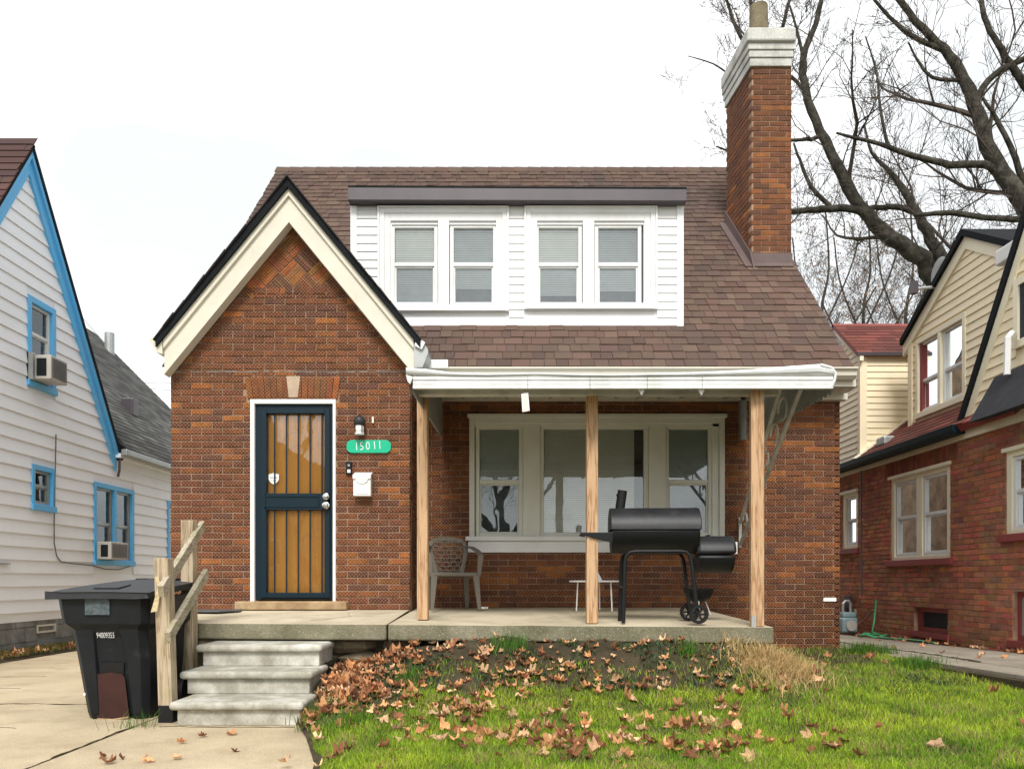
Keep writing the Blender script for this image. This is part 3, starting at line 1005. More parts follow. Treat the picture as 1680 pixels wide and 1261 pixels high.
# --- front door
jm = MB()
jm.ring(FB, door[0], door[1], V(986, DB), door[3], 0.03, -0.19, 0.012, wb=0, wt=0.045)
jm.fbox(FB, door[0], U(418, DB), V(986, DB), door[3], -0.19, 0.014)
jm.build('door_jamb', M['white'], house, bevel=0.003)
th = MB()
th.box(U(387, 7.93), U(570, 7.93), 7.88, 8.15, zf(8) + 0.004, V(986, 7.9))
th.build('threshold', M['sill_wood'], house, bevel=0.012)
sd = MB()
x0, x1, y0, y1 = U(418.5, DB), U(548, DB), V(983, DB), V(661, DB)
sd.ring(FB, x0, x1, y0, y1, 0.065, -0.075, -0.02, wb=0.07, wt=0.055)
sd.ring(FB, U(428, DB), U(541, DB), V(980, DB), V(669, DB), 0.055, -0.07, 0.0, wb=0.05, wt=0.055)
sd.fbox(FB, U(434, DB), U(541, DB), V(836, DB), V(809, DB), -0.07, 0.0)
sd.ring(FB, U(433, DB), U(524, DB), V(832, DB), V(812, DB), 0.02, 0.0, 0.008)
sdoor = sd.build('security_door', M['navy'], house, bevel=0.003, seg=1)
for px in (449, 468.5, 488, 507.5, 527):
    MB().fbox(FB, U(px, DB) - 0.006, U(px, DB) + 0.006, V(810, DB), V(676, DB), -0.04, -0.026).build('bar', M['navy'], sdoor)
    MB().fbox(FB, U(px, DB) - 0.006, U(px, DB) + 0.006, V(973, DB), V(834, DB), -0.04, -0.026).build('bar', M['navy'], sdoor)
for (a, b) in ((810, 676), (973, 835)):
    MB().fbox(FB, U(436, DB), U(538, DB), V(a, DB), V(b, DB), -0.062, -0.058).build('pane', M['glass_d'], sdoor)
kp = U(535, DB)
kn = MB().lathe([(0.030, -0.0), (0.034, -0.006), (0.034, -0.012), (0.018, -0.02), (0.012, -0.024)], 18, (kp, 8.0, V(814.5, DB)), 'y')
kn.build('lock', M['chrome'], sdoor, smooth=40)
kn = MB().lathe([(0.034, 0.0), (0.036, -0.006), (0.014, -0.012), (0.014, -0.035), (0.03, -0.042), (0.033, -0.055), (0.027, -0.066), (0.01, -0.07)], 18, (kp, 8.0, V(829, DB)), 'y')
kn.build('knob', M['chrome'], sdoor, smooth=40)
shl = MB()
cxs, czs = U(446.5, DB), V(784, DB)
poly = [(cxs - 0.052, czs + 0.045), (cxs, czs + 0.06), (cxs + 0.052, czs + 0.045), (cxs + 0.052, czs - 0.01), (cxs + 0.03, czs - 0.04), (cxs, czs - 0.06), (cxs - 0.03, czs - 0.04), (cxs - 0.052, czs - 0.01)]
shl.prism(FB, poly, -0.0575, -0.053)
shl.build('sticker', M['letter'], sdoor)
st2 = MB()
for dz, w in ((0.014, 0.042), (0.008, 0.036), (-0.016, 0.028)):
    x = cxs - w
    while x < cxs + w:
        ww = random.uniform(0.004, 0.009)
        st2.fbox(FB, x, x + ww, czs + dz - 0.0025, czs + dz + 0.0025, -0.053, -0.0522)
        x += ww + 0.004
st2.build('sticker_print', M['cable'], sdoor)
kn = MB().lathe([(0.022, -0.0), (0.022, -0.004)], 16, (U(535, DB), 8.056, V(716, DB)), 'y')
kn.build('round_sticker', M['letter'], sdoor)
MB().fbox(FB, U(418, DB), U(548, DB), V(984, DB), V(661, DB), -0.12, -0.085).build('inner_door', M['door'], house)
cs = MB()                                                # faint cut lines on the oval glass of the inner door
for (cx_, cz_, rx_, rz_, a0, a1) in ((487, 735, 0.15, 0.16, 15, 165), (470, 716, 0.06, 0.14, 150, 215), (515, 718, 0.05, 0.14, -35, 25), (505, 895, 0.05, 0.12, 60, 200), (480, 885, 0.07, 0.12, -30, 60), (523, 875, 0.04, 0.05, 10, 330)):
    pts = [(U(cx_, 8.1) + rx_ * math.cos(R(a0 + (a1 - a0) * q / 14)), 8.084, V(cz_, 8.1) + rz_ * math.sin(R(a0 + (a1 - a0) * q / 14))) for q in range(15)]
    cs.tube(pts, 0.0016, 4)
cs.build('door_engraving', M['keystone'], house)

# --- big front window
wt = MB()
o0, o1 = U(770, DM), U(1188, DM)
wt.ring(FM, o0, o1, V(888, DM), V(682, DM), 0.06, -0.10, 0.035, wb=0.05, wt=0.09)
wt.fbox(FM, o0 - 0.02, o1 + 0.02, V(686, DM), V(680, DM), -0.01, 0.06)
for (a, b) in ((858, 886), (1064, 1092)):
    wt.fbox(FM, U(a, DM), U(b, DM), V(880, DM), V(690, DM), -0.10, 0.022)
wt.fbox(FM, o0 + 0.06, o1 - 0.06, V(700, DM), V(692, DM), -0.10, 0.012)
wt.fbox(FM, U(1168, DM), o1 - 0.06, V(884, DM), V(690, DM), -0.10, 0.012)
wt.build('window_casing', M['putty'], house, bevel=0.004, seg=1)
MB().fbox(FM, U(764, DM), U(1190, DM), V(887, DM), V(880, DM), -0.02, 0.075).build('window_sill', M['white'], house, bevel=0.004)
MB().fbox(FM, U(768, DM), U(1186, DM), V(906, DM), V(888, DM), -0.02, 0.035).build('window_apron', M['white'], house, bevel=0.004)
r2 = V(789.5, DM)
dh_window(house, FM, U(780, DM), U(858, DM), V(881, DM), V(697, DM), r2, n=-0.005, fw=0.045, mat=M['putty'], blind=[(V(789, DM), V(697, DM), M['blind_d'])], back=M['unlit_backing'])
dh_window(house, FM, U(1091, DM), U(1169, DM), V(881, DM), V(697, DM), r2, n=-0.005, fw=0.045, mat=M['putty'], blind=[(V(789, DM), V(697, DM), M['blind_d'])], back=M['unlit_backing'])
dh_window(house, FM, U(885, DM), U(1064, DM), V(880, DM), V(696, DM), None, n=-0.005, fw=0.05, mat=M['putty'])
s = MB()
slats(s, FM, U(893, DM), U(1042, DM), V(872, DM), V(699, DM), -0.075, 0.024)
s.build('blind', M['blind'], house, kind='stuff')
MB().fbox(FM, U(880, DM), U(1070, DM), V(885, DM), V(690, DM), -0.34, -0.32).build('unlit_backing', M['dark'], house)  # dark sheet in place of the room's shade behind the picture window

# ================================================================== GROUND
def kind(o, k):
    o['kind'] = k
    return o
kind(MB().box(-300, 300, -300, 500, -0.5, -0.12).build('ground', M['ground']), 'structure')

dbase = MB()
dbase.box(-6.75, -0.6, -14, 21, -0.11, -0.035)
drive = kind(dbase.build('driveway', M['soil']), 'structure')
def slab(par, poly, z, mat, t=0.03, name='concrete_slab', bev=0.006):
    k = len(poly)
    m = MB()
    zz = [z(x, y) if callable(z) else z for x, y in poly]
    m.add([(x, y, q - t) for (x, y), q in zip(poly, zz)] + [(x, y, q) for (x, y), q in zip(poly, zz)],
          [tuple(range(k))[::-1], tuple(range(k, 2 * k))] + [(i, (i + 1) % k, k + (i + 1) % k, k + i) for i in range(k)])
    return m.build(name, mat, par, bevel=bev, seg=2)
cuts = [-13, -9, -3.4, 0.2, 3.2, 6.36, 9.6, 13.0, 16.5, 20.5]
for a, b in zip(cuts, cuts[1:]):
    xr = -2.625 if b < 6.5 else -2.66
    slab(drive, [(-6.3, a + 0.012), (xr, a + 0.004), (xr - 0.01, b - 0.006), (-6.3, b - 0.002)], 0.0, M['drive'])
def lawn_edge(D):
    pts = [(-10, -0.7), (2.0, -0.78), (3.5, -0.92), (4.3, -1.07), (5.0, -1.30), (5.42, -1.47), (9, -1.47)]
    for (d0, x0), (d1, x1) in zip(pts, pts[1:]):
        if d0 <= D <= d1: return lerp(x0, x1, (D - d0) / (d1 - d0))
    return pts[-1][1]
for a, b in ((-13, -5), (-5, -1.2), (-1.2, 2.3), (2.3, 6.6)):
    ys = [a + 0.004 + (b - a - 0.010) * i / 10 for i in range(11)]
    poly = [(-2.612, ys[0])] + [(lawn_edge(y) + 0.12, y) for y in ys] + [(-2.612, ys[-1])]
    slab(drive, poly, 0.001, M['drive'])

# lawn as a height field
def lawn_h(x, D):
    a = [(0, .03), (3.6, .05), (4.6, .08), (5.2, .14), (5.6, .25), (6.0, .45), (6.25, .52), (9, .55)]
    b = [(0, .06), (4.0, .13), (5.5, .20), (7, .235), (9, .26)]
    def tab(t):
        for (d0, h0), (d1, h1) in zip(t, t[1:]):
            if d0 <= D <= d1: return lerp(h0, h1, (D - d0) / (d1 - d0))
        return t[0][1] if D < 0 else t[-1][1]
    h = lerp(tab(a), tab(b), sstep(1.7, 2.9, x))
    h -= 0.16 * sstep(-0.3, -1.3, x) * sstep(5.3, 6.0, D)
    e = x - lawn_edge(D)
    h *= sstep(-0.10, 0.35, e) if D < 5.5 else lerp(0.75, 1, sstep(0, 0.4, e))
    h += 0.022 * mnoise.noise((x * 2.2, D * 2.2, 0.3)) * sstep(0, 0.3, e) + (0.010 + 0.035 * sstep(5.4, 5.9, D) * sstep(2.8, 2.0, x)) * mnoise.noise((x * 9, D * 9, 1.3))
    h += 0.05 * sstep(5.9, 6.2, D) * sstep(2.6, 2.0, x) * mnoise.noise((x * 3.3, D, 7.7))
    return h
lm = MB()
NX, NY = 92, 130
xs = [-1.75 + 5.75 * i / NX for i in range(NX + 1)]
ys = [-4 + 4.0 * j / 16 for j in range(16)] + [3.0 * j / 20 for j in range(20)] + [3.0 + 5.72 * j / 90 for j in range(91)]
vs = []
for D in ys:
    for x in xs:
        xx = max(x, lawn_edge(D) - 0.02)
        vs.append((xx, D, lawn_h(xx, D)))
w = NX + 1
lm.add(vs, [(j * w + i, j * w + i + 1, (j + 1) * w + i + 1, (j + 1) * w + i) for j in range(len(ys) - 1) for i in range(NX)])
kind(lm.build('lawn', M['soil'], smooth=60), 'structure')

def path_z(D): return CZ - 0.79 - 0.0257 * (D - 8.83)
pb = MB()
pb.hexa([(3.70, -6, 0), (9, -6, 0), (9, 22, -0.2), (3.70, 22, -0.2), (3.70, -6, path_z(-6) - 0.03), (9, -6, path_z(-6) - 0.03), (9, 22, path_z(22) - 0.03), (3.70, 22, path_z(22) - 0.03)])
path = kind(pb.build('side_path', M['soil']), 'structure')
pz = lambda x, y: path_z(y)
for a, b in ((-5, 0.5), (0.5, 4.2), (4.2, 7.75), (7.75, 10.9), (10.9, 15), (15, 20)):
    k = 8
    ins = [(4.18 + 0.06 * mnoise.noise((0.4, a + (b - a) * i / k, 2)), a + 0.01 + (b - a - 0.02) * i / k) for i in range(k + 1)]
    slab(path, [(5.30, a + 0.008)] + [(5.30, b - 0.008)] + [(x + 0.012, y) for x, y in ins[::-1]], pz, M['path'], 0.05)
    if b <= 11:
        slab(path, [(3.80 + 0.05 * mnoise.noise((1.4, a, 2)), a + 0.01)] + [(x - 0.012, y) for x, y in ins] + [(3.80, b - 0.01)], pz, M['path'], 0.05)

# ================================================================== PORCH, STEPS, RAIL
porch = empty('concrete_porch', 'low concrete porch slab with stained front edge under the awning posts', 'porch', (0, 7, 0))
def porch_slab(poly):
    m = MB()
    k = len(poly)
    top = [(x, y, zf(y)) for x, y in poly]
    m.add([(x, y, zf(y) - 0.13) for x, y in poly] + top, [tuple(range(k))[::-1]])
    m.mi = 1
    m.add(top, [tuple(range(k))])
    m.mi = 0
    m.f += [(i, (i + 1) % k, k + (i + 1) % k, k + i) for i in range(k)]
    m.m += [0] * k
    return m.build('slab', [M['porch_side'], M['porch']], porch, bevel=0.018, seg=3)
def edge_pts(x0, x1, n):
    out = []
    for i in range(n + 1):
        x = lerp(x0, x1, i / n)
        y = lerp(6.50, 6.16, (x + 2.6) / 4.7) + 0.022 * mnoise.noise((x * 3.1, 0, 0)) + 0.010 * mnoise.noise((x * 14, 0, 5))
        out.append((x, y))
    return out
porch_slab(edge_pts(-3.45, -1.03, 26) + [(-1.055, 7.99), (-3.45, 7.99)])
porch_slab(edge_pts(-1.018, 2.07, 34) + [(2.05, 8.69), (-1.043, 8.69)])
fnd = MB()
random.seed(5)
x = -2.6
def rock(mb, c, r, seed):
    vs, fs = [], []
    n, m = 7, 5
    for i in range(m + 1):
        th = math.pi * i / m
        for j in range(n):
            ph = 2 * math.pi * j / n
            d = Vector((math.sin(th) * math.cos(ph), math.sin(th) * math.sin(ph), math.cos(th)))
            sc = 1 + 0.25 * mnoise.noise(d * 1.7 + Vector((seed, 0, 0)))
            vs.append(Vector(c) + Vector((d.x * r[0], d.y * r[1], d.z * r[2])) * sc)
    for i in range(m):
        for j in range(n):
            fs.append((i * n + j, i * n + (j + 1) % n, (i + 1) * n + (j + 1) % n, (i + 1) * n + j))
    mb.add(vs, fs)
k = 0
for row, zc in ((0, 0.47), (1, 0.33), (2, 0.17), (3, 0.03)):
    x = -2.75 + row * 0.13
    while x < (-0.2 if row < 2 else -1.2):
        w_ = random.uniform(0.10, 0.22)
        m = MB()
        rock(m, (x + w_, 6.64, zc), (w_ * 1.02, 0.12, 0.085), k * 3.1)
        m.build('foundation_stone', M['stone'], porch)
        x += w_ * 2 + 0.02
        k += 1
MB().box(-3.3, 2.0, 6.72, 8.6, 0.0, 0.50).build('foundation', M['stone'], porch)

steps = empty('concrete_steps', 'three grey precast concrete steps with worn white paint and rounded nosings', 'steps', (-1.95, 5.9, 0))
for (z1, yr, yb, xl, xr) in ((0.17, 5.44, 5.95, -2.335, -1.475), (0.34, 5.80, 6.30, -2.415, -1.505), (0.51, 6.13, 6.60, -2.43, -1.515)):
    MB().box(xl, xr, yr, yb, z1 - 0.17, z1 - 0.055).build('riser', M['steps'], steps, bevel=0.008)
    MB().box(xl - 0.045, xr + 0.03, yr - 0.045, yb - 0.02, z1 - 0.058, z1).build('tread', M['steps'], steps, bevel=0.026, seg=4)

rail = empty('wooden_handrail', 'weathered wooden handrail on two square posts along the left of the steps', 'handrail', (-2.55, 5.9, 0))
def xpost(x, y, z0, z1, w=0.1, mat='railpost', par=None, lean=0.0):
    return MB().hexa([(x - w / 2, y - w / 2, z0), (x + w / 2, y - w / 2, z0), (x + w / 2, y + w / 2, z0), (x - w / 2, y + w / 2, z0),
                      (x - w / 2 - lean, y - w / 2, z1), (x + w / 2 - lean, y - w / 2, z1), (x + w / 2 - lean, y + w / 2, z1), (x - w / 2 - lean, y + w / 2, z1)])
xpost(-2.465, 5.60, 0.0, V(915, 5.55), 0.1, lean=0.035).build('post', M['railpost'], rail, bevel=0.005)
xpost(-2.465, 5.60, 0.0, 0.125, 0.106).build('post_boot', M['rubber'], rail, bevel=0.004)
xpost(-2.655, 6.42, 0.0, V(853, 6.37), 0.1).build('post', M['railpost'], rail, bevel=0.005)
MB().beam(P(264, 970, 5.42), P(332, 862, 6.62), 0.040, 0.086).build('rail', M['rail'], rail, bevel=0.004)
MB().beam(P(275, 1046, 5.42), P(338, 940, 6.60), 0.040, 0.086).build('rail', M['rail'], rail, bevel=0.004)
pt = MB()
pq = [P(257, 945, 5.53), P(262, 962, 5.53), P(257, 985, 5.52), P(253, 1003, 5.51)]
for i in range(3):
    a, b = pq[i], pq[i + 1]
    s_ = Vector((0.009 + 0.004 * i, 0.003, 0.003))
    pt.add([a - s_, a + s_, b + s_ * 1.2, b - s_ * 1.2, a - s_ + Vector((0, -0.003, 0)), a + s_ + Vector((0, -0.003, 0)), b + s_ * 1.2 + Vector((0, -0.006, 0)), b - s_ * 1.2 + Vector((0, -0.006, 0))],
           [(0, 1, 2, 3), (4, 5, 6, 7), (0, 1, 5, 4), (1, 2, 6, 5), (2, 3, 7, 6), (3, 0, 4, 7)])
tag(pt.build('paper_tag', M['paper']), 'yellowed paper tag dangling on the front rail post beside the trash cart', 'tag')

# ================================================================== AWNING AND POSTS
awn = empty('porch_awning', 'flat white metal awning with bent front edge over the porch', 'awning', (0.9, 7.4, 2.5))
AF = 6.10
ZB = 3.035
ax0, ax1 = U(677, AF), U(1368, AF)
za = CZ
def am(): return MB()
pan = am()
npan = 14
for k in range(npan):
    a, b = lerp(ax0, ax1, k / npan), lerp(ax0, ax1, (k + 1) / npan)
    a2, b2 = a + 0.06 * (k / npan), b + 0.06 * ((k + 1) / npan)
    pan = MB().hexa([(a + .004, AF + .02, 2.585), (b - .004, AF + .02, 2.585), (b2 - .004, 8.64, ZB), (a2 + .004, 8.64, ZB),
              (a + .004, AF + .02, 2.605), (b - .004, AF + .02, 2.605), (b2 - .004, 8.64, ZB + .02), (a2 + .004, 8.64, ZB + .02)])
    pan.hexa([(b - .012, AF + .02, 2.565), (b + .012, AF + .02, 2.565), (b2 + .012, 8.64, ZB - .02), (b2 - .012, 8.64, ZB - .02),
              (b - .012, AF + .02, 2.583), (b + .012, AF + .02, 2.583), (b2 + .012, 8.64, ZB - .002), (b2 - .012, 8.64, ZB - .002)])
    pan.build('roof_panel', M['galv'], awn)
FA = front(AF)
ed = [677, 866, 968, 1062, 1152, 1367]
for a, b in zip(ed, ed[1:]):
    f = MB()
    zt_, zb_ = V(617, AF), V(638, AF)
    h3 = (zt_ - zb_) / 3
    for q in range(3):
        f.fbox(FA, U(a, AF) + 0.001, U(b, AF) - 0.001, zb_ + q * h3 + 0.002, zb_ + (q + 1) * h3 - 0.001, -0.03, [0.006, 0.0, 0.004][q])
    f.build('fascia_panel', M['metal_w'], awn, bevel=0.003, seg=1)
top = [(666, 602.5), (700, 605), (740, 610.5), (800, 612.5), (880, 611.5), (940, 613), (1000, 614), (1060, 612.5), (1150, 610), (1230, 606), (1300, 600), (1345, 597), (1368, 604)]
bot = [(666, 614), (700, 616), (740, 616.8), (800, 617), (880, 615), (940, 617.2), (1000, 617.5), (1060, 617.2), (1150, 617), (1230, 616.4), (1300, 616), (1345, 615), (1370, 616)]
lip = MB()
def strip(mb, up, lo, d0, d1):
    n = len(up)
    vs = []
    for (a, b), (c, d) in zip(up, lo):
        vs += [P(a, b, d0), P(c, d, d1), P(a, b, d0 + 0.006), P(c, d, d1 + 0.006)]
    fs = []
    for i in range(n - 1):
        q = i * 4
        fs += [(q, q + 4, q + 5, q + 1), (q + 2, q + 3, q + 7, q + 6), (q, q + 2, q + 6, q + 4), (q + 1, q + 5, q + 7, q + 3)]
    mb.add(vs, fs)
mid1 = [(a[0], lerp(a[1], b[1], 0.35)) for a, b in zip(top, bot)]
mid2 = [(a[0], lerp(a[1], b[1], 0.65)) for a, b in zip(top, bot)]
strip(lip, top, mid1, AF + 0.035, AF - 0.012)
strip(lip, mid1, mid2, AF - 0.012, AF - 0.004)
strip(lip, mid2, bot, AF - 0.018, AF + 0.005)
lip.build('bent_lip', M['metal_w'], awn)
MB().prism(FA, [(U(666, AF), V(615, AF)), (U(678, AF), V(618, AF)), (U(673, AF), V(630, AF)), (U(669, AF), V(626, AF))], -0.02, 0.01).build('torn_corner', M['metal_w'], awn)
MB().tube([P(1346, 598, AF), P(1364, 603, AF), P(1371, 612, AF), P(1369, 624, AF), P(1364, 634, AF)], 0.011, 6).build('corner_trim', M['metal_w'], awn)
MB().box(-0.80, 2.2, 6.44, 6.53, V(650, 6.5), 2.64).build('beam', M['iron_w'], awn, bevel=0.004)  # pale bar standing in for the lit strip of awning ceiling
def valance(xf, xb):
    m = MB()
    n = 25
    D0, D1 = AF + 0.02, 8.62
    for k in range(n):
        ya, yb_ = lerp(D0, D1, k / n), lerp(D0, D1, (k + 1) / n)
        prev = None
        for q in range(5):
            y = lerp(ya, yb_, q / 4)
            t = (y - D0) / (D1 - D0)
            x = lerp(xf, xb, t)
            zt_ = 2.60 + (ZB - 2.60) * t
            zb_ = lerp(2.50, 2.60, t) - 0.030 * math.sin(math.pi * q / 4)
            cur = [(x, y, zb_), (x, y, zt_), (x + 0.006, y, zb_), (x + 0.006, y, zt_)]
            if prev:
                m.add(prev + cur, [(0, 1, 5, 4), (2, 6, 7, 3), (0, 4, 6, 2), (1, 3, 7, 5)])
            prev = cur
    return m
valance(ax1 - 0.004, ax1 + 0.10).build('scalloped_valance', M['galv'], awn)
valance(ax0 - 0.004, ax0 + 0.0).build('scalloped_valance', M['galv'], awn)
MB().box(U(1213, 8.66), U(1222, 8.66), 8.60, 8.69, V(722, 8.66), V(640, 8.66)).build('wall_channel', M['galv'], awn)
MB().box(ax0, ax1 + 0.08, 8.64, 8.69, ZB - 0.03, ZB + 0.03).build('wall_channel', M['galv'], awn)
for px in (1052, 1150):
    MB().prism(front(6.13), [(U(px - 5, 6.13), V(638, 6.13)), (U(px + 7, 6.13), V(638, 6.13)), (U(px + 1, 6.13), V(648, 6.13))], -0.02, 0.0).build('bracket', M['metal_w'], awn)
br = MB()
A0, A1 = Vector((2.535, 8.66, V(857, 8.66))), Vector((2.33, 6.75, 2.70))
B0, B1 = Vector((2.535, 8.66, V(893, 8.66))), Vector((2.37, 6.35, 2.62))
for s_ in ((A0, P(1256, 752, 8.0), P(1284, 668, 7.1), A1), (B0, P(1262, 790, 7.9), P(1294, 690, 6.9), B1)):
    pass
br.beam(A0, A1, 0.030, 0.026)
br.beam(B0, B1, 0.030, 0.026)
br.box(2.52, 2.55, 8.66, 8.69, A0.z + 0.06, B0.z - 0.03)
for t in (0.12, 0.34, 0.56, 0.72, 0.86):
    c = (A0.lerp(A1, t) + B0.lerp(B1, t)) / 2
    r = (A0.lerp(A1, t) - B0.lerp(B1, t)).length * 0.34
    pts = [c + Vector((0, math.cos(a) * r * (1 - a * 0.06), math.sin(a) * r * (1 - a * 0.06))) for a in [q * 0.45 for q in range(13)]]
    br.tube(pts, 0.010, 5)
br.build('scroll_brace', M['iron_w'], awn)

posts = [((694, 1015), 6.86, 'square pine porch post nearest the green address sign beside the grey chair'),
         ((971, 1022), 6.52, 'square pine porch post standing between the side table and the smoker grill'),
         ((1241.5, 1027), 6.26, 'square pine porch post with metal base bracket right of the smoker grill')]
p0 = None
for (px, py), D, lab in posts:
    x = U(px, D)
    if p0 is None:
        m = MB().box(-0.047, 0.047, -0.047, 0.047, 0, 1.94)
        p0 = m.build('porch_post', M['post'], bevel=0.006)
        o = p0
    else:
        o = p0.copy()
        C.objects.link(o)
    o.location = (x, D, zf(D) + 0.001)
    o.rotation_euler = (0, 0, R({694: -2, 971: 1, 1241.5: -9}[px]))
    tag(o, lab, 'post', 'pine posts holding up the porch awning')
    o.scale = ({1241.5: 1.08}.get(px, 1), {1241.5: 1.08}.get(px, 1), (2.585 + (ZB - 2.585) * (D - 6.12) / 2.52 - 0.006 - zf(D)) / 1.94)
m = MB()
pb_ = Vector((U(1231.5, 6.24), 6.24, zf(6.24)))
m.box(pb_.x - 0.006, pb_.x + 0.03, pb_.y - 0.045, pb_.y - 0.035, pb_.z, pb_.z + 0.09)
m.build('post_base_plate', M['galv'], o)
bpy.data.objects['post_base_plate'].location = (0, 0, 0)
bpy.data.objects['post_base_plate'].matrix_parent_inverse = (Matrix.Translation(o.location) @ o.rotation_euler.to_matrix().to_4x4() @ Matrix.Diagonal((*o.scale, 1))).inverted()

hp = empty('hanging_plaque', 'small white oblong plaque hanging from the awning edge above the window', 'hanging plaque', (U(862, 6.14), 6.14, V(638, 6.14)))
f6 = front(6.14)
q = [(U(855, 6.14), V(646, 6.14)), (U(866.5, 6.14), V(644, 6.14)), (U(869, 6.14), V(674, 6.14)), (U(857, 6.14), V(676, 6.14))]
MB().prism(f6, q, -0.012, 0.012).build('plaque', M['plastic_w'], hp, bevel=0.002)
q2 = [(lerp(a, U(862, 6.14), 0.45), lerp(b, V(660, 6.14), 0.25)) for a, b in q]
MB().prism(f6, q2, 0.012, 0.014).build('paper_strip', M['cream2'], hp)
MB().tube([P(861, 636, 6.14), P(862, 641, 6.14), P(861, 646, 6.14)], 0.004, 5).build('hook', M['galv'], hp)

# ================================================================== THINGS ON THE BAY WALL
lamp = empty('wall_lamp', 'small black jar wall lamp on the brick above the green address sign', 'wall lamp', (U(590, 7.9), 7.93, V(700, 7.93)))
lx, ly = U(590, 7.93), 7.92
MB().lathe([(0.045, 8.0), (0.045, 7.985), (0.03, 7.98)], 14, (lx, 0, V(692, 8)), 'y').build('back_plate', M['black_lid'], lamp)
MB().lathe([(0.012, V(681, ly)), (0.045, V(684, ly)), (0.060, V(690, ly)), (0.056, V(697, ly)), (0.05, V(698, ly))], 18, (lx, ly, 0), 'z').build('hood', M['black_lid'], lamp, smooth=40)
MB().lathe([(0.044, V(697, ly)), (0.046, V(703, ly)), (0.042, V(709, ly)), (0.03, V(711, ly))], 18, (lx, ly, 0), 'z').build('jar', M['plastic_w'], lamp, smooth=50)
for a in (0.6, 2.2, 3.9, 5.4):
    MB().tube([(lx + 0.052 * math.cos(a), ly + 0.052 * math.sin(a), V(695, ly)), (lx + 0.05 * math.cos(a), ly + 0.05 * math.sin(a), V(711, ly))], 0.004, 4).build('cage_bar', M['black_lid'], lamp)
MB().lathe([(0.048, V(709.5, ly)), (0.048, V(712.5, ly))], 18, (lx, ly, 0), 'z').build('ring', M['plastic_w'], lamp)

sign = empty('house_number_sign', 'green rounded house number sign with white digits on the brick wall', 'sign', (U(605, 7.98), 7.98, V(732, 7.98)))
sx0, sx1, sz0, sz1 = U(568.5, 7.98), U(641.5, 7.98), V(742.5, 7.98), V(721.5, 7.98)
rad = (sz1 - sz0) * 0.42
poly = []
for (cx_, cz_, a0) in ((sx1 - rad, sz1 - rad, 0), (sx0 + rad, sz1 - rad, 90), (sx0 + rad, sz0 + rad, 180), (sx1 - rad, sz0 + rad, 270)):
    poly += [(cx_ + rad * math.cos(R(a0 + q * 15)), cz_ + rad * math.sin(R(a0 + q * 15))) for q in range(7)]
MB().prism(front(7.98), poly, -0.012, 0.0).build('plate', M['green'], sign, bevel=0.002)
for i, chx in enumerate('15011'):
    me = text_mesh(chx, 0.118, 0.001, 'digit', M['letter'])
    put('digit', me, sign, (U([585, 593.5, 603.5, 614.5, 623][i], 7.975), 7.977, V([732.6, 732.2, 731.6, 730.8, 730.2][i], 7.975)), (0.82, 1, 1), (R(90), R([-2, -2, -3, -5, -3][i]), 0))

bell = empty('doorbell', 'dark doorbell box with a white button beside the door', 'doorbell', (U(572, 7.98), 7.98, V(767, 7.98)))
MB().fbox(front(7.995), U(567.5, 7.98), U(577, 7.98), V(778, 7.98), V(757, 7.98), -0.01, 0.025).build('case', M['rubber'], bell, bevel=0.004)
MB().fbox(front(7.97), U(570, 7.97), U(575, 7.97), V(775, 7.97), V(770, 7.97), -0.002, 0.006).build('button', M['letter'], bell)
MB().lathe([(0.012, 7.97), (0.012, 7.964)], 12, (U(572.3, 7.97), 0, V(763, 7.97)), 'y').build('lens', M['galv'], bell)

mb_ = empty('mailbox', 'small white wall mailbox with a sloped lid below the green sign', 'mailbox', (U(594, 7.95), 7.95, V(793, 7.95)))
fm_ = front(7.90)
ma, mc, mz0, mz1 = U(579.5, 7.90), U(608, 7.90), V(813, 7.90), V(773, 7.90)
MB().fbox(fm_, ma, mc, mz0, mz1 - 0.03, -0.098, 0.0).build('body', M['plastic_w'], mb_, bevel=0.004)
MB().hexa([(ma - 0.004, 7.885, mz1 - 0.075), (mc + 0.004, 7.885, mz1 - 0.075), (mc + 0.004, 7.998, mz1 - 0.012), (ma - 0.004, 7.998, mz1 - 0.012),
           (ma - 0.004, 7.885, mz1 - 0.035), (mc + 0.004, 7.885, mz1 - 0.035), (mc + 0.004, 7.998, mz1 + 0.004), (ma - 0.004, 7.998, mz1 + 0.004)]).build('lid', M['plastic_w'], mb_, bevel=0.003)
cx_ = (ma + mc) / 2
fl_ = [(cx_ - 0.07, mz1 - 0.07), (cx_ + 0.07, mz1 - 0.07), (cx_ + 0.05, mz1 - 0.105), (cx_ + 0.02, mz1 - 0.125), (cx_ - 0.02, mz1 - 0.125), (cx_ - 0.05, mz1 - 0.105)]
MB().prism(fm_, fl_, 0.0, 0.012).build('flap', M['plastic_w'], mb_, bevel=0.002)
MB().fbox(fm_, ma + 0.02, mc - 0.02, mz0 + 0.02, mz1 - 0.13, 0.0, 0.005).build('front_panel', M['plastic_w'], mb_, bevel=0.002)
tag(MB().fbox(front(7.99), U(610.5, 7.99), U(613.5, 7.99), V(694, 7.99), V(684, 7.99), -0.01, 0.02).build('wall_clip', M['cream2'], bevel=0.002), 'tiny cream clip on the brick right of the wall lamp', 'clip')
tag(MB().fbox(front(8.695), U(1351, 8.69), U(1372, 8.69), V(986, 8.69), V(980, 8.69), -0.01, 0.006).build('wall_label', M['letter'], bevel=0.001), 'small white label low on the right corner of the brick wall', 'label')

# ================================================================== THINGS ON THE PORCH
def finish(root, loc, rz=0.0):
    root.location = loc
    root.rotation_euler = (0, 0, rz)

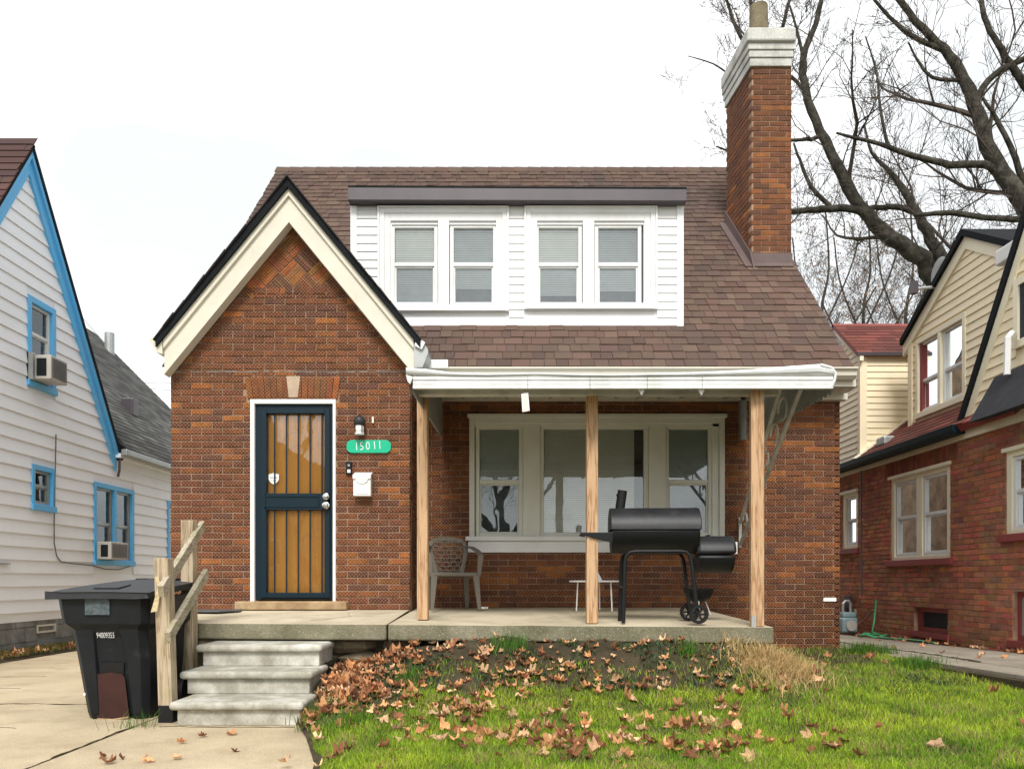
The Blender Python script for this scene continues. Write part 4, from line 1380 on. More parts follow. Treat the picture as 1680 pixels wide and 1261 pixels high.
grill = empty('smoker_grill', 'black barrel smoker grill with offset firebox and two wheels on the porch', 'grill')
def half_barrel(mb, r, x0, x1, zc, a0, a1, n=16, thick=0.006):
    pts = [(math.cos(R(lerp(a0, a1, i / n))) * r, math.sin(R(lerp(a0, a1, i / n))) * r) for i in range(n + 1)]
    poly = [(y, zc + z) for y, z in pts]
    mb.prism(Fr((x0, 0, 0), (0, 1, 0), (0, 0, 1), (1, 0, 0)), poly, 0, x1 - x0)
    return mb
half_barrel(MB(), 0.187, -0.36, 0.36, 0.765, 180, 360).build('chamber', M['black'], grill, smooth=50, bevel=0.006)
half_barrel(MB(), 0.196, -0.372, 0.372, 0.769, 0, 180).build('lid', M['black_lid'], grill, smooth=50, bevel=0.008)
MB().tube([(-0.285, 0.02, 0.90), (-0.275, 0.02, 1.0), (-0.258, 0.02, 1.115)], 0.040, 16).build('smokestack', M['black'], grill, smooth=50)
MB().tube([(-0.272, 0.02, 1.06), (-0.268, 0.02, 1.075)], 0.043, 16).build('stack_collar', M['black'], grill, smooth=50)
half_barrel(MB(), 0.150, 0.345, 0.655, 0.565, 180, 360).build('firebox', M['black'], grill, smooth=50, bevel=0.03)
half_barrel(MB(), 0.156, 0.345, 0.665, 0.570, 0, 180).build('firebox_lid', M['black_lid'], grill, smooth=50, bevel=0.03)
MB().box(0.667, 0.69, -0.05, 0.0, 0.575, 0.675).build('vent_tab', M['plastic_w'], grill)
MB().box(0.44, 0.47, -0.03, 0.03, 0.715, 0.735).build('lid_handle', M['black'], grill)
MB().hexa([(-0.62, -0.17, 0.735), (-0.355, -0.185, 0.665), (-0.355, 0.16, 0.71), (-0.62, 0.15, 0.735), (-0.62, -0.17, 0.752), (-0.355, -0.185, 0.75), (-0.355, 0.16, 0.752), (-0.62, 0.15, 0.752)]).build('side_shelf', M['black'], grill, bevel=0.004)
for q in (-0.58, -0.54, -0.44, -0.41):
    MB().tube([(q, -0.16, 0.735), (q, -0.165, 0.70), (q + 0.008, -0.165, 0.69)], 0.003, 4).build('hook', M['galv'], grill)
for s_, y in ((1, -0.19), (0, 0.17)):
    xr = 0.335
    pts = [(-0.27, y, 0.0), (-0.255, y, 0.50), (-0.245, y, 0.555), (-0.215, y, 0.585), (-0.17, y, 0.592), (0.20, y, 0.592), (0.245, y, 0.585), (0.272, y, 0.555), (0.285, y, 0.50), (xr, y, 0.085)]
    MB().tube(pts, 0.0165, 10).build('leg_frame', M['black'], grill, smooth=60)
MB().tube([(0.335, -0.24, 0.08), (0.335, 0.22, 0.08)], 0.008, 6).build('axle', M['black'], grill)
MB().tube([(0.31, -0.19, 0.30), (0.31, 0.17, 0.30)], 0.012, 6).build('cross_bar', M['black'], grill)
MB().tube([(-0.265, -0.19, 0.30), (-0.265, 0.17, 0.30)], 0.012, 6).build('cross_bar', M['black'], grill)
for y in (-0.235, 0.215):
    wh = MB()
    wh.lathe([(0.052, y - 0.022), (0.072, y - 0.022), (0.078, y - 0.012), (0.078, y + 0.012), (0.072, y + 0.022), (0.052, y + 0.022), (0.052, y - 0.022)], 22, (0.335, 0, 0.078), 'y', close=False)
    for k in range(6):
        a = k * math.pi / 3
        wh.beam((0.335 + 0.012 * math.cos(a), y, 0.078 + 0.012 * math.sin(a)), (0.335 + 0.055 * math.cos(a), y, 0.078 + 0.055 * math.sin(a)), 0.014, 0.012, (0, 1, 0))
    wh.lathe([(0.016, y - 0.026), (0.016, y + 0.02)], 12, (0.335, 0, 0.078), 'y')
    wh.build('wheel', M['rubber'], grill, smooth=40)
finish(grill, (U(1072, 6.60), 6.60, zf(6.60) + 0.002), R(-3))

kg = empty('kettle_grill', 'little black bowl grill on thin white legs beneath the smoker firebox', 'grill')
MB().lathe([(0.01, 0.115), (0.06, 0.125), (0.105, 0.16), (0.135, 0.215), (0.142, 0.25), (0.136, 0.25), (0.128, 0.215), (0.1, 0.17), (0.05, 0.135), (0.0, 0.13)], 22).build('bowl', M['black'], kg, smooth=60)
for a in (0.3, 2.4, 4.5):
    MB().tube([(0.07 * math.cos(a), 0.07 * math.sin(a), 0.14), (0.13 * math.cos(a), 0.13 * math.sin(a), 0.0)], 0.005, 6).build('leg', M['plastic_w'], kg)
for a in (1.2, 2.6, 5.0):
    MB().box(0.139 * math.cos(a) - 0.006, 0.139 * math.cos(a) + 0.006, 0.139 * math.sin(a) - 0.006, 0.139 * math.sin(a) + 0.006, 0.235, 0.262).build('grate_support', M['black'], kg)
finish(kg, (U(1146, 7.35), 7.35, zf(7.35)), 0)

tb = empty('side_table', 'low round white side table on thin legs behind the middle porch post', 'table')
MB().lathe([(0.0, 0.287), (0.25, 0.287), (0.262, 0.293), (0.262, 0.302), (0.255, 0.306), (0.0, 0.306)], 30).build('tabletop', M['plastic_w'], tb, smooth=30)
for a in (R(200), R(250), R(320), R(70)):
    MB().tube([(0.19 * math.cos(a), 0.19 * math.sin(a), 0.287), (0.205 * math.cos(a), 0.205 * math.sin(a), 0.0)], 0.0075, 6).build('leg', M['plastic_w'], tb)
finish(tb, (U(976, 7.9), 7.9, zf(7.9)), 0)
cup = MB().hexa([(-0.075, -0.04, 0), (0.065, -0.04, 0), (0.065, 0.04, 0), (-0.075, 0.04, 0), (-0.045, -0.03, 0.115), (0.005, -0.03, 0.115), (0.005, 0.03, 0.115), (-0.045, 0.03, 0.115)])
o = tag(cup.build('paper_carton', M['plastic_w'], bevel=0.004), 'small white paper carton standing on the round side table', 'carton')
o.location = (U(977, 7.9), 7.9, zf(7.9) + 0.307)

chair = empty('resin_chair', 'taupe plastic armchair with lattice back behind the left porch post', 'chair')
sw = 0.235
MB().hexa([(-sw, -0.22, 0.345), (sw, -0.22, 0.345), (0.2, 0.2, 0.335), (-0.2, 0.2, 0.335), (-sw, -0.22, 0.385), (sw, -0.22, 0.385), (0.2, 0.2, 0.362), (-0.2, 0.2, 0.362)]).build('seat', M['taupe'], chair, bevel=0.012)
def leg(x0, y0, x1, y1, zt_, wd, tp):
    m = MB()
    q = []
    for (x, y, z, w_) in ((x1, y1, 0, tp), (x0, y0, zt_, wd)):
        q += [(x - w_, y - 0.014, z), (x + w_, y - 0.014, z), (x + w_, y + 0.03, z), (x - w_, y + 0.03, z)]
    return m.hexa(q)
for s_ in (-1, 1):
    leg(s_ * 0.215, -0.20, s_ * 0.245, -0.235, 0.37, 0.034, 0.016).build('leg', M['taupe'], chair, bevel=0.006)
    leg(s_ * 0.19, 0.19, s_ * 0.215, 0.26, 0.36, 0.034, 0.02).build('leg', M['taupe'], chair, bevel=0.006)
    am_ = MB()
    pts = [(s_ * 0.20, 0.22, 0.665), (s_ * 0.245, 0.14, 0.655), (s_ * 0.27, 0.0, 0.615), (s_ * 0.275, -0.12, 0.58), (s_ * 0.27, -0.19, 0.555)]
    for a, b in zip(pts, pts[1:]):
        am_.beam(a, b, 0.055, 0.022)
    am_.hexa([(s_ * 0.245 - 0.018, -0.215, 0.34), (s_ * 0.245 + 0.018, -0.215, 0.34), (s_ * 0.245 + 0.018, -0.17, 0.34), (s_ * 0.245 - 0.018, -0.17, 0.34),
              (s_ * 0.27 - 0.028, -0.215, 0.565), (s_ * 0.27 + 0.028, -0.215, 0.565), (s_ * 0.27 + 0.028, -0.16, 0.565), (s_ * 0.27 - 0.028, -0.16, 0.565)])
    am_.build('armrest', M['taupe'], chair, bevel=0.006)
def bk(u, v):                                  # backrest surface
    return Vector((u, 0.19 + 0.11 * v / 0.4 - 0.10 * (u / 0.2) ** 2 * 0.5, 0.365 + v))
bkm = MB()
outline = [(-0.135, 0.0), (-0.165, 0.12), (-0.19, 0.24), (-0.195, 0.31), (-0.17, 0.355), (-0.10, 0.378), (0, 0.384), (0.10, 0.378), (0.17, 0.355), (0.195, 0.31), (0.19, 0.24), (0.165, 0.12), (0.135, 0.0)]
for a, b in zip(outline, outline[1:]):
    bkm.beam(bk(*a), bk(*b), 0.045, 0.016, (0, 1, 0))
bkm.beam(bk(-0.135, 0.01), bk(0.135, 0.01), 0.02, 0.03, (0, 0, 1))
bkm.build('backrest', M['taupe'], chair, bevel=0.004)
lat = MB()
for k in range(-3, 4):
    x0 = k * 0.048
    pts = []
    for i in range(17):
        v = 0.02 + 0.345 * i / 16
        pts.append(bk((x0 + 0.016 * math.cos(i * math.pi / 2 + (math.pi if k % 2 else 0))) * (0.72 + 0.42 * v / 0.38), v))
    for a, b in zip(pts, pts[1:]):
        lat.beam(a, b, 0.009, 0.008, (0, 1, 0))
for i in range(8):
    v = 0.045 + i * 0.043
    hw = lerp(0.13, 0.18, v / 0.38)
    lat.beam(bk(-hw, v), bk(hw, v), 0.008, 0.007, (0, 0, 1))
lat.build('lattice', M['taupe'], chair)
finish(chair, (U(741, 8.15), 8.17, zf(8.15)), R(15))

pp = MB()
fr_ = [(-0.06, -0.02), (0.01, -0.035), (0.06, -0.01), (0.05, 0.03), (-0.03, 0.03)]
pp.prism(Fr((U(792, 8.15), 8.15, zf(8.15) + 0.004), (1, 0, 0), (0, 1, 0), (0, 0, 1)), fr_, 0, 0.022)
tag(pp.build('paper_scrap', M['letter'], bevel=0.008), 'crumpled white paper scrap on the porch floor beside the chair leg', 'paper')
dmx = MB()
dmx.prism(Fr((0, 0, zf(7.62) + 0.012), (1, 0, 0), (0, 1, 0), (0, 0, 1)), [(-3.25, 7.50), (-2.80, 7.46), (-2.67, 7.66), (-2.72, 7.86), (-3.25, 7.90)], 0, 0.014)
tag(dmx.build('doormat', M['cable'], bevel=0.004), 'flat dark grey mat on the porch left of the door threshold', 'mat')

# ================================================================== TRASH CART
cart = empty('trash_cart', 'large black wheeled trash cart with a brown panel beside the handrail', 'trash cart', (-2.92, 6.0, 0))
secs = [(0.0, -2.885, 0.225, 5.70, 6.20, 0.125, 0.035), (0.05, -2.887, 0.232, 5.685, 6.22, 0.125, 0.035), (0.42, -2.912, 0.262, 5.665, 6.30, 0.115, 0.030),
        (0.60, -2.932, 0.272, 5.655, 6.34, 0.105, 0.025), (0.655, -2.938, 0.278, 5.65, 6.35, 0.10, 0.0), (0.70, -2.945, 0.318, 5.615, 6.38, 0.10, 0.0), (0.90, -2.955, 0.335, 5.60, 6.42, 0.10, 0.0)]
bd = MB()
vs, fs = [], []
for (z, xc, hw, yf, yb_, rc, rd) in secs:
    c_ = 0.05
    vs += [(xc - hw, yf + c_, z), (xc - hw + c_, yf, z), (xc - rc, yf, z), (xc - rc + 0.012, yf + rd, z), (xc + rc - 0.012, yf + rd, z), (xc + rc, yf, z), (xc + hw - c_, yf, z), (xc + hw, yf + c_, z), (xc + hw, yb_, z), (xc - hw, yb_, z)]
n = 10
for i in range(len(secs) - 1):
    for j in range(n):
        fs.append((i * n + j, i * n + (j + 1) % n, (i + 1) * n + (j + 1) % n, (i + 1) * n + j))
fs.append(tuple(range(n))[::-1])
bd.add(vs, fs)
bd.build('body', M['cart'], cart, bevel=0.012, seg=2)
ld = MB()
xc, hw = -2.955, 0.362
nx, ny = 6, 6
for side in (0, 1):
    pass
vs = []
for j in range(ny + 1):
    for i in range(nx + 1):
        a, b = i / nx, j / ny
        x = xc + hw * (2 * a - 1) * (1.0 - 0.05 * b)
        y = 5.555 + 0.91 * b
        z = 0.905 + 0.022 + 0.075 * b ** 0.8 + 0.02 * math.sin(math.pi * a) * (0.3 + b)
        vs.append((x, y, z))
base = len(vs)
for (x, y, z) in list(vs): vs.append((x, y, z - 0.04 if abs(x - xc) > hw * 0.8 or y < 5.6 or y > 6.4 else z - 0.02))
w_ = nx + 1
fs = [(j * w_ + i, j * w_ + i + 1, (j + 1) * w_ + i + 1, (j + 1) * w_ + i) for j in range(ny) for i in range(nx)]
fs += [tuple(base + k for k in f[::-1]) for f in list(fs)]
for i in range(nx):
    fs += [(i, i + 1, base + i + 1, base + i), (ny * w_ + i, ny * w_ + i + 1, base + ny * w_ + i + 1, base + ny * w_ + i)]
for j in range(ny):
    fs += [(j * w_, (j + 1) * w_, base + (j + 1) * w_, base + j * w_), (j * w_ + nx, (j + 1) * w_ + nx, base + (j + 1) * w_ + nx, base + j * w_ + nx)]
ld.add(vs, fs)
lid = ld.build('lid', M['cart_lid'], cart, bevel=0.01, smooth=40)
for k in range(4):
    x = -3.12 + 0.13 * k
    MB().hexa([(x, 6.40, 0.985), (x + 0.085, 6.40, 0.985), (x + 0.085, 6.52, 0.96), (x, 6.52, 0.96), (x + 0.03, 6.40, 1.03), (x + 0.115, 6.40, 1.03), (x + 0.115, 6.52, 1.03), (x + 0.03, 6.52, 1.03)]).build('hinge', M['cart'], lid, bevel=0.01)
MB().hexa([(-3.05, 5.68, 0.953), (-2.86, 5.68, 0.953), (-2.88, 5.90, 0.975), (-3.02, 5.90, 0.975), (-3.05, 5.68, 0.962), (-2.86, 5.68, 0.962), (-2.88, 5.90, 0.984), (-3.02, 5.90, 0.984)]).build('lid_plate', M['cart_lid'], lid, bevel=0.002)
FCt = front(5.597)
MB().fbox(front(5.598), U(140, 5.6), U(180, 5.6), V(1008, 5.6), V(978, 5.6), -0.01, 0.004).build('label_plate', M['cart_plate'], cart)
me = text_mesh('94009355', 0.060, 0.0008, 'number', M['letter'])
put('number', me, cart, (U(172.5, 5.65), 5.655, V(1042, 5.65)), (0.55, 1, 1), (R(90), 0, 0))
MB().hexa([P(163, 1110, 5.69), P(203, 1109, 5.69), P(203, 1086, 5.68), P(163, 1086, 5.68), P(163, 1110, 5.70), P(203, 1109, 5.70), P(203, 1086, 5.69), P(163, 1086, 5.69)]).build('recess_panel', M['rubber'], cart)
q = [(156, 1112), (160, 1106), (183, 1103), (200, 1106), (204, 1112), (211, 1174), (160, 1178)]
rp = MB()
rp.add([P(a, b, 5.680 + (b - 1103) / 75 * 0.012) for a, b in q] + [P(a, b, 5.715) for a, b in q], [tuple(range(7)), tuple(range(7, 14))[::-1]] + [(i, (i + 1) % 7, 7 + (i + 1) % 7, 7 + i) for i in range(7)])
rp.build('brown_panel', M['rust'], cart, bevel=0.004)
MB().tube([P(160, 1179, 5.69), P(185, 1180, 5.68), P(211, 1176, 5.69)], 0.008, 6).build('foot_rim', M['sill_wood'], cart)
MB().lathe([(0.009, 5.70), (0.009, 5.694)], 8, (U(139, 5.7), 0, V(1138, 5.7)), 'y').build('rivet', M['letter'], cart)
for x in (-3.12, -2.64):
    MB().lathe([(0.03, -0.03), (0.12, -0.03), (0.125, 0), (0.12, 0.03), (0.03, 0.03)], 20, (x, 6.28, 0.125), 'x').build('wheel', M['rubber'], cart, smooth=40)
MB().tube([(-3.2, 6.5, 0.93), (-3.2, 6.53, 0.97), (-2.70, 6.53, 0.97), (-2.70, 6.5, 0.93)], 0.016, 8).build('handle', M['cart'], cart)

# ================================================================== WHITE NEIGHBOUR HOUSE (left)
random.seed(21)
wh_ = empty('white_house', 'white sided house with sky blue trim and steep gable at the left edge', 'house', (-6.6, 12, 0))
XL = -6.6
FLh = side_l(XL)
zE, gm, DP = CZ + 2.106, 1.59, 10.60
zP = CZ + 5.86
def rakeL(v):
    k = (zP - max(v, zE)) / gm
    return DP - k, DP + k
W = [(10.60, 11.25, CZ + 2.66, CZ + 3.88), (10.69, 11.23, CZ + 0.977, CZ + 1.587), (12.28, 13.58, CZ + 0.25, CZ + 1.545), (14.9, 16.0, CZ + 0.38, CZ + 1.50)]
wb = MB()
wb.wall(FLh, 8.5, 19.2, 0.45, zE, W, -0.15, -0.002)
wb.wall(FLh, 10.2, 11.38, zE, CZ + 4.0, W, -0.15, -0.002)
wb.prism(FLh, [(DP - 2.36, zE), (10.2, zE), (10.2, CZ + 4.0), (DP - 1.17, CZ + 4.0)], -0.15, -0.002)
wb.prism(FLh, [(11.38, zE), (12.96, zE), (DP + 1.17, CZ + 4.0), (11.38, CZ + 4.0)], -0.15, -0.002)
wb.prism(FLh, [(DP - 1.17, CZ + 4.0), (DP + 1.17, CZ + 4.0), (DP, zP)], -0.15, -0.002)
wb.box(-11, XL - 0.16, 8.5, 8.6, 0, 3.5)
wb.box(-14, XL - 0.16, 19.05, 19.2, 0, 3.2)
wb.build('wall', M['white_old'], wh_)
seams = []
for k in range(40):
    v = CZ - 0.448 + 0.178 * k
    for u in (9.75, 11.62, 13.9, 16.4):
        if random.random() < 0.5: seams.append((u + random.uniform(-0.3, 0.3), 0, v + 0.02, v + 0.15))
seams = [(a, a + 0.003, c, d) for a, b, c, d in seams]
def spanL(m, a, b):
    if b <= zE + 0.05: return (8.5, 19.2)
    l, r = rakeL(m)
    return (l + 0.02, r - 0.02) if r - l > 0.1 else None
siding(wh_, FLh, CZ - 0.448, zP, 0.178, spanL, W + seams, M['white_old'], n=0.0, thick=0.022, jit=0.003)
blk = MB()
MB().fbox(FLh, 8.5, 19.2, -0.2, 0.575, -0.15, -0.03).build('foundation', M['block'], wh_)
ven = (10.85, 11.3, 0.27, 0.385)
for r in range(4):
    for (a, b, c, d) in brick_rects(9.2, 14.6, 0.57 - 0.2 * (r + 1), 0.57 - 0.2 * r, [ven], off=(0.2 if r % 2 else 0), L=0.4, H=0.2, jt=0.010):
        MB().fbox(FLh, a, b, c, d, -0.10, -0.012 + random.uniform(-0.003, 0.003)).build('concrete_block', M['block'], wh_)
fv = MB().ring(FLh, ven[0], ven[1], ven[2], ven[3], 0.025, -0.06, 0.0)
v_ = fv.build('foundation_vent', M['cream'], wh_)
MB().fbox(FLh, ven[0], ven[1], ven[2], ven[3], -0.06, -0.045).build('pane', M['dark'], v_)
def trim_window(root, fr, h, tw, mat, sash, mull=None, blind=None, rail=0.5, back='unlit_backing', n=0.0):
    k = MB().ring(fr, h[0], h[1], h[2], h[3], tw, -0.06, 0.03 + n)
    k.fbox(fr, h[0] - 0.01, h[1] + 0.01, h[2] - 0.02, h[2] + 0.06, -0.02, 0.05 + n)
    if mull: k.fbox(fr, mull - tw / 2, mull + tw / 2, h[2] + tw, h[3] - tw, -0.06, 0.028 + n)
    k.build('window_casing', mat, root, bevel=0.003, seg=1)
    cols = [(h[0] + tw, h[1] - tw)] if not mull else [(h[0] + tw, mull - tw / 2), (mull + tw / 2, h[1] - tw)]
    for i, (a, b) in enumerate(cols):
        z0, z1 = h[2] + tw, h[3] - tw
        bl = blind[i] if blind else None
        if bl: bl = [(z0 if q[0] is None else q[0], z1, q[1]) for q in bl]
        dh_window(root, fr, a, b, z0, z1, lerp(z0, z1, rail), n=-0.015, fw=0.035, mat=sash, blind=bl, back=M[back])
trim_window(wh_, FLh, W[0], 0.085, M['blue'], M['white'], rail=0.62)
trim_window(wh_, FLh, W[1], 0.07, M['blue'], M['galv'], rail=0.55)
trim_window(wh_, FLh, W[2], 0.075, M['blue'], M['galv'], mull=12.94, blind=[[(CZ + 0.9, M['blind_d'])], [(CZ + 0.85, M['blind_d'])]])
trim_window(wh_, FLh, W[3], 0.075, M['blue'], M['galv'])
# roofs
ROW = [(0.105, 0.11, 0.105), (0.135, 0.14, 0.135), (0.085, 0.09, 0.09), (0.16, 0.165, 0.155)]
ROWB = [(0.10, 0.05, 0.045), (0.13, 0.065, 0.055), (0.085, 0.045, 0.045)]
def rows(mb, fr, u0, u1, L, exp, pal, wmin=0.25, wmax=0.35, inside=None, thick=0.012):
    i = 0
    while i * exp < L - 0.02:
        u = u0 - random.uniform(0, wmax)
        while u < u1:
            w_ = random.uniform(wmin, wmax)
            a, b = max(u, u0), min(u + w_ - 0.006, u1)
            u += w_
            if b - a < 0.02 or (inside and not inside((a + b) / 2, i * exp)): continue
            k = random.uniform(0.8, 1.2)
            mb.col = tuple(x * k for x in random.choice(pal))
            v = i * exp + random.uniform(-0.003, 0.003)
            mb.add([fr.p(a, v, 0.001), fr.p(b, v, 0.001), fr.p(b, v + exp * 1.1, 0), fr.p(a, v + exp * 1.1, 0),
                    fr.p(a, v, thick), fr.p(b, v, thick), fr.p(b, v + exp * 1.1, thick * 0.3), fr.p(a, v + exp * 1.1, thick * 0.3)],
                   [(4, 5, 6, 7), (0, 1, 5, 4), (1, 2, 6, 5), (3, 0, 4, 7)])
        i += 1
c45 = math.sqrt(0.5)
F45 = Fr((-6.40, 0, zE + 0.06), (0, 1, 0), (-c45, 0, c45), (c45, 0, c45))
MB().prism(F45, [(12.92, 0), (19.3, 0), (19.3, 5.55), (10.9, 5.55), (10.9, 4.6), (12.92, 0.02)], -0.10, 0).build('roof', M['roofedge'], wh_)
rr = MB()
rows(rr, F45, 11.6, 19.3, 5.5, 0.135, ROW, inside=lambda u, v: u > 12.95 - max(0, v - 0.05) * 0.39)
rr.build('shingle_field', M['shingle_a'], wh_, kind='stuff')
gth = math.atan(gm)
FGf = Fr((0, DP, zP + 0.06), (-1, 0, 0), (0, -math.cos(gth), -math.sin(gth)), (0, -math.sin(gth), math.cos(gth)))
FGb = Fr((0, DP, zP + 0.06), (-1, 0, 0), (0, math.cos(gth), -math.sin(gth)), (0, math.sin(gth), math.cos(gth)))
for F_ in (FGf, FGb):
    MB().prism(F_, [(6.50, 0), (10.6, 0), (10.6, 4.62), (6.50, 4.62)], -0.05, 0.0).build('gable_roof', M['roofedge'], wh_)
rr = MB()
FGu = Fr(FGf.p(0, 4.7), (-1, 0, 0), (0, math.cos(gth), math.sin(gth)), (0, -math.sin(gth), math.cos(gth)))
rows(rr, FGu, 6.48, 10.6, 4.7, 0.15, ROWB, 0.3, 0.9, thick=0.02)
rr.build('gable_shingles', M['shingle_a'], wh_, kind='stuff')
for s in (-1, 1):
    e = DP + s * 2.33
    z_e = zP - 2.33 * gm
    q = [(DP, zP + 0.0), (DP, zP - 0.36), (e, z_e - 0.36), (e, z_e)]
    MB().prism(FLh, q, 0.0, 0.05).build('rake_board', M['blue'], wh_, bevel=0.004)
    MB().prism(FLh, [(DP, zP + 0.04), (DP, zP - 0.14), (e, z_e - 0.14), (e, z_e + 0.04)], 0.05, 0.085).build('rake_moulding', M['blue'], wh_)
MB().box(-6.47, -6.36, 12.9, 19.3, zE - 0.06, zE + 0.05).build('gutter', M['galv'], wh_, bevel=0.02)
MB().box(-6.62, -6.47, 12.9, 19.2, zE - 0.09, zE - 0.02).build('soffit', M['white_old'], wh_)
MB().tube([(-9.75, 18.9, 6.3), (-9.75, 18.9, 6.98)], 0.11, 12).build('vent_pipe', M['galv'], wh_)
vp = F45.p(15.4, 1.6)
MB().box(vp.x - 0.12, vp.x + 0.12, 15.25, 15.5, vp.z - 0.1, vp.z + 0.26).build('roof_vent', M['fascia_d'], wh_, bevel=0.03)
MB().tube([(-6.52, 12.97, zE - 0.02), (-6.53, 12.98, zE - 0.28), (-6.56, 12.99, zE - 0.4)], 0.02, 6).build('downspout', M['fascia_d'], wh_)
MB().fbox(FLh, 9.3, 10.2, CZ + 0.20, CZ + 0.213, 0.0, 0.05).build('bracket', M['galv'], wh_)
def wp(px, py, n=0.03):
    D = -(XL + n) * 1280 / (840 - px)
    return P(px, py, D)
tag(MB().tube([wp(92, 712), wp(91, 760), wp(89, 840), wp(89, 890), wp(93, 912), wp(100, 921), wp(120, 924), wp(150, 927), wp(172, 933), wp(195, 934), wp(214, 928)], 0.008, 5).build('wall_cable', M['cable']),
    'thin grey cable sagging along the white siding under the small window', 'cable')
def ac_unit(u0, u1, v0, v1, dep, lab, w=0.0):
    e = empty('air_conditioner', lab, 'air conditioner', (XL, u0, v0), 'window air conditioners on the white house')
    MB().fbox(FLh, u0, u1, v0, v1, -0.1, dep).build('case', M['ac'], e, bevel=0.012)
    lv = MB()
    k = v0 + 0.04
    while k < v1 - 0.04:
        lv.fbox(FLh, u0 + 0.04, u1 - 0.04, k, k + 0.012, dep, dep + 0.01)
        k += 0.026
    lv.build('grille', M['ac_grey'], e)
    MB().fbox(FLh, u0 + 0.03, u1 - 0.03, v0 + 0.03, v1 - 0.03, dep - 0.01, dep + 0.003).build('coil', M['ac_grey'], e)
    MB().box(XL + dep * 0.35, XL + dep * 0.8, u0 - 0.006, u0, v0 + 0.04, v1 - 0.05).build('side_louver', M['dark'], e)
    if w: MB().fbox(FLh, u0 - w, u0, v0 - 0.02, v1 + 0.02, 0.0, 0.09).build('side_curtain', M['galv'], e)
ac_unit(10.66, 11.06, CZ + 2.74, CZ + 3.07, 0.30, 'grey window air conditioner jutting from the upper gable window', 0.06)
ac_unit(12.36, 12.90, CZ + 0.32, CZ + 0.60, 0.25, 'small white window air conditioner in the lower double window')

# strip of weeds and leaves along that foundation: soil bank
sb = MB()
sb.hexa([(-6.7, 6, 0), (-6.22, 6, 0), (-6.22, 19, 0), (-6.7, 19, 0), (-6.7, 6, 0.09), (-6.22, 6, 0.0), (-6.22, 19, 0.02), (-6.7, 19, 0.14)])
kind(sb.build('planting_strip', M['soil']), 'structure')

# ================================================================== RED BRICK NEIGHBOUR HOUSE (right)
rh = empty('red_brick_house', 'red brick house with cream siding and a dark red roof at the right edge', 'house', (5.5, 11, 0))
XR = 5.5
FRh = side_r(XR)
WA = (9.80, 11.34, CZ + 0.27, CZ + 1.47)
WB = (12.42, 13.0, CZ + 0.50, CZ + 1.43)
WC = (7.2, 8.70, CZ + 0.50, CZ + 1.44)
BA = (9.86, 10.68, CZ - 0.70, CZ - 0.375)
BB = (7.4, 8.58, CZ - 0.67, CZ - 0.134)
HO = [WA, WB, WC, BA, BB]
zt_ = CZ + 1.70
MB().wall(FRh, 4.6, 14.1, 0, zt_, HO, -0.2, -0.008).build('wall', M['mortar_r'], rh)
RPAL = [(0.66, 0.25, 0.145), (0.58, 0.21, 0.125), (0.72, 0.28, 0.155), (0.50, 0.20, 0.125), (0.64, 0.255, 0.145)]
rb = MB()
def rdark(u, v): return min(0.55, max(0, 0.30 * mnoise.noise((u * 0.8, v * 1.5, 4.4)) + 0.15 * sstep(1.0, 0.2, v)))
sold = (WA[0] - 0.15, WA[1] + 0.15, WA[3] + 0.01, WA[3] + 0.215)
rects = brick_rects(6.0, 14.1, 0.05, zt_, HO + [sold])
rects.sort(key=lambda r: r[0])
brick_stuff(rb, FRh, rects, dark=rdark, pal=RPAL)
u = sold[0]
while u < sold[1]:
    brick_stuff(rb, FRh, [(u, u + 0.057, sold[2], sold[3])], pal=[(0.36, 0.12, 0.055), (0.30, 0.095, 0.05)])
    u += 0.067
rb.build('brickwork', M['brick_r'], rh, kind='stuff')
def sill(h, w=0.12, t=0.085):
    MB().fbox(FRh, h[0] - 0.08, h[1] + 0.08, h[2] - t, h[2], -0.05, 0.05).build('window_sill', M['sill_red'], rh, bevel=0.006)
def brick_win(h, mull, blind, back='unlit_backing', tw=0.09):
    k = MB().ring(FRh, h[0], h[1], h[2], h[3], tw, -0.12, -0.015, wb=0.05)
    k.fbox(FRh, h[0] - 0.03, h[1] + 0.03, h[3] - 0.03, h[3] + 0.015, -0.05, 0.03)
    if mull: k.fbox(FRh, mull - 0.07, mull + 0.07, h[2], h[3] - tw, -0.12, -0.017)
    k.build('window_casing', M['cream2'], rh, bevel=0.004, seg=1)
    cols = [(h[0] + tw, h[1] - tw)] if not mull else [(h[0] + tw, mull - 0.07), (mull + 0.07, h[1] - tw)]
    for a, b in cols:
        dh_window(rh, FRh, a, b, h[2] + 0.05, h[3] - tw, lerp(h[2], h[3], 0.50), n=-0.035, fw=0.04, mat=M['white'], blind=blind, back=M[back])
    sill(h)
MB().box(5.72, 10, 4.6, 14.1, zt_ - 0.04, zt_).box(10, 10.2, 4.6, 14.1, 0, zt_).box(5.72, 10, 4.5, 4.6, 0, zt_).box(5.72, 10, 14.1, 14.2, 0, zt_).build('inner_shell', M['ceil'], rh)  # unseen ceiling and walls added to keep skylight out of the hollow house
MB().box(XR + 2.2, XR + 2.3, 8, 12.2, zt_, CZ + 4.2).build('inner_shell', M['ceil'], rh)  # unseen sheet added to block the sky behind the dormer panes
brick_win(WA, 10.57, [(lerp(WA[2], WA[3], 0.52), WA[3] - 0.09, M['teal'])])
brick_win(WB, None, None)
brick_win(WC, None, None)
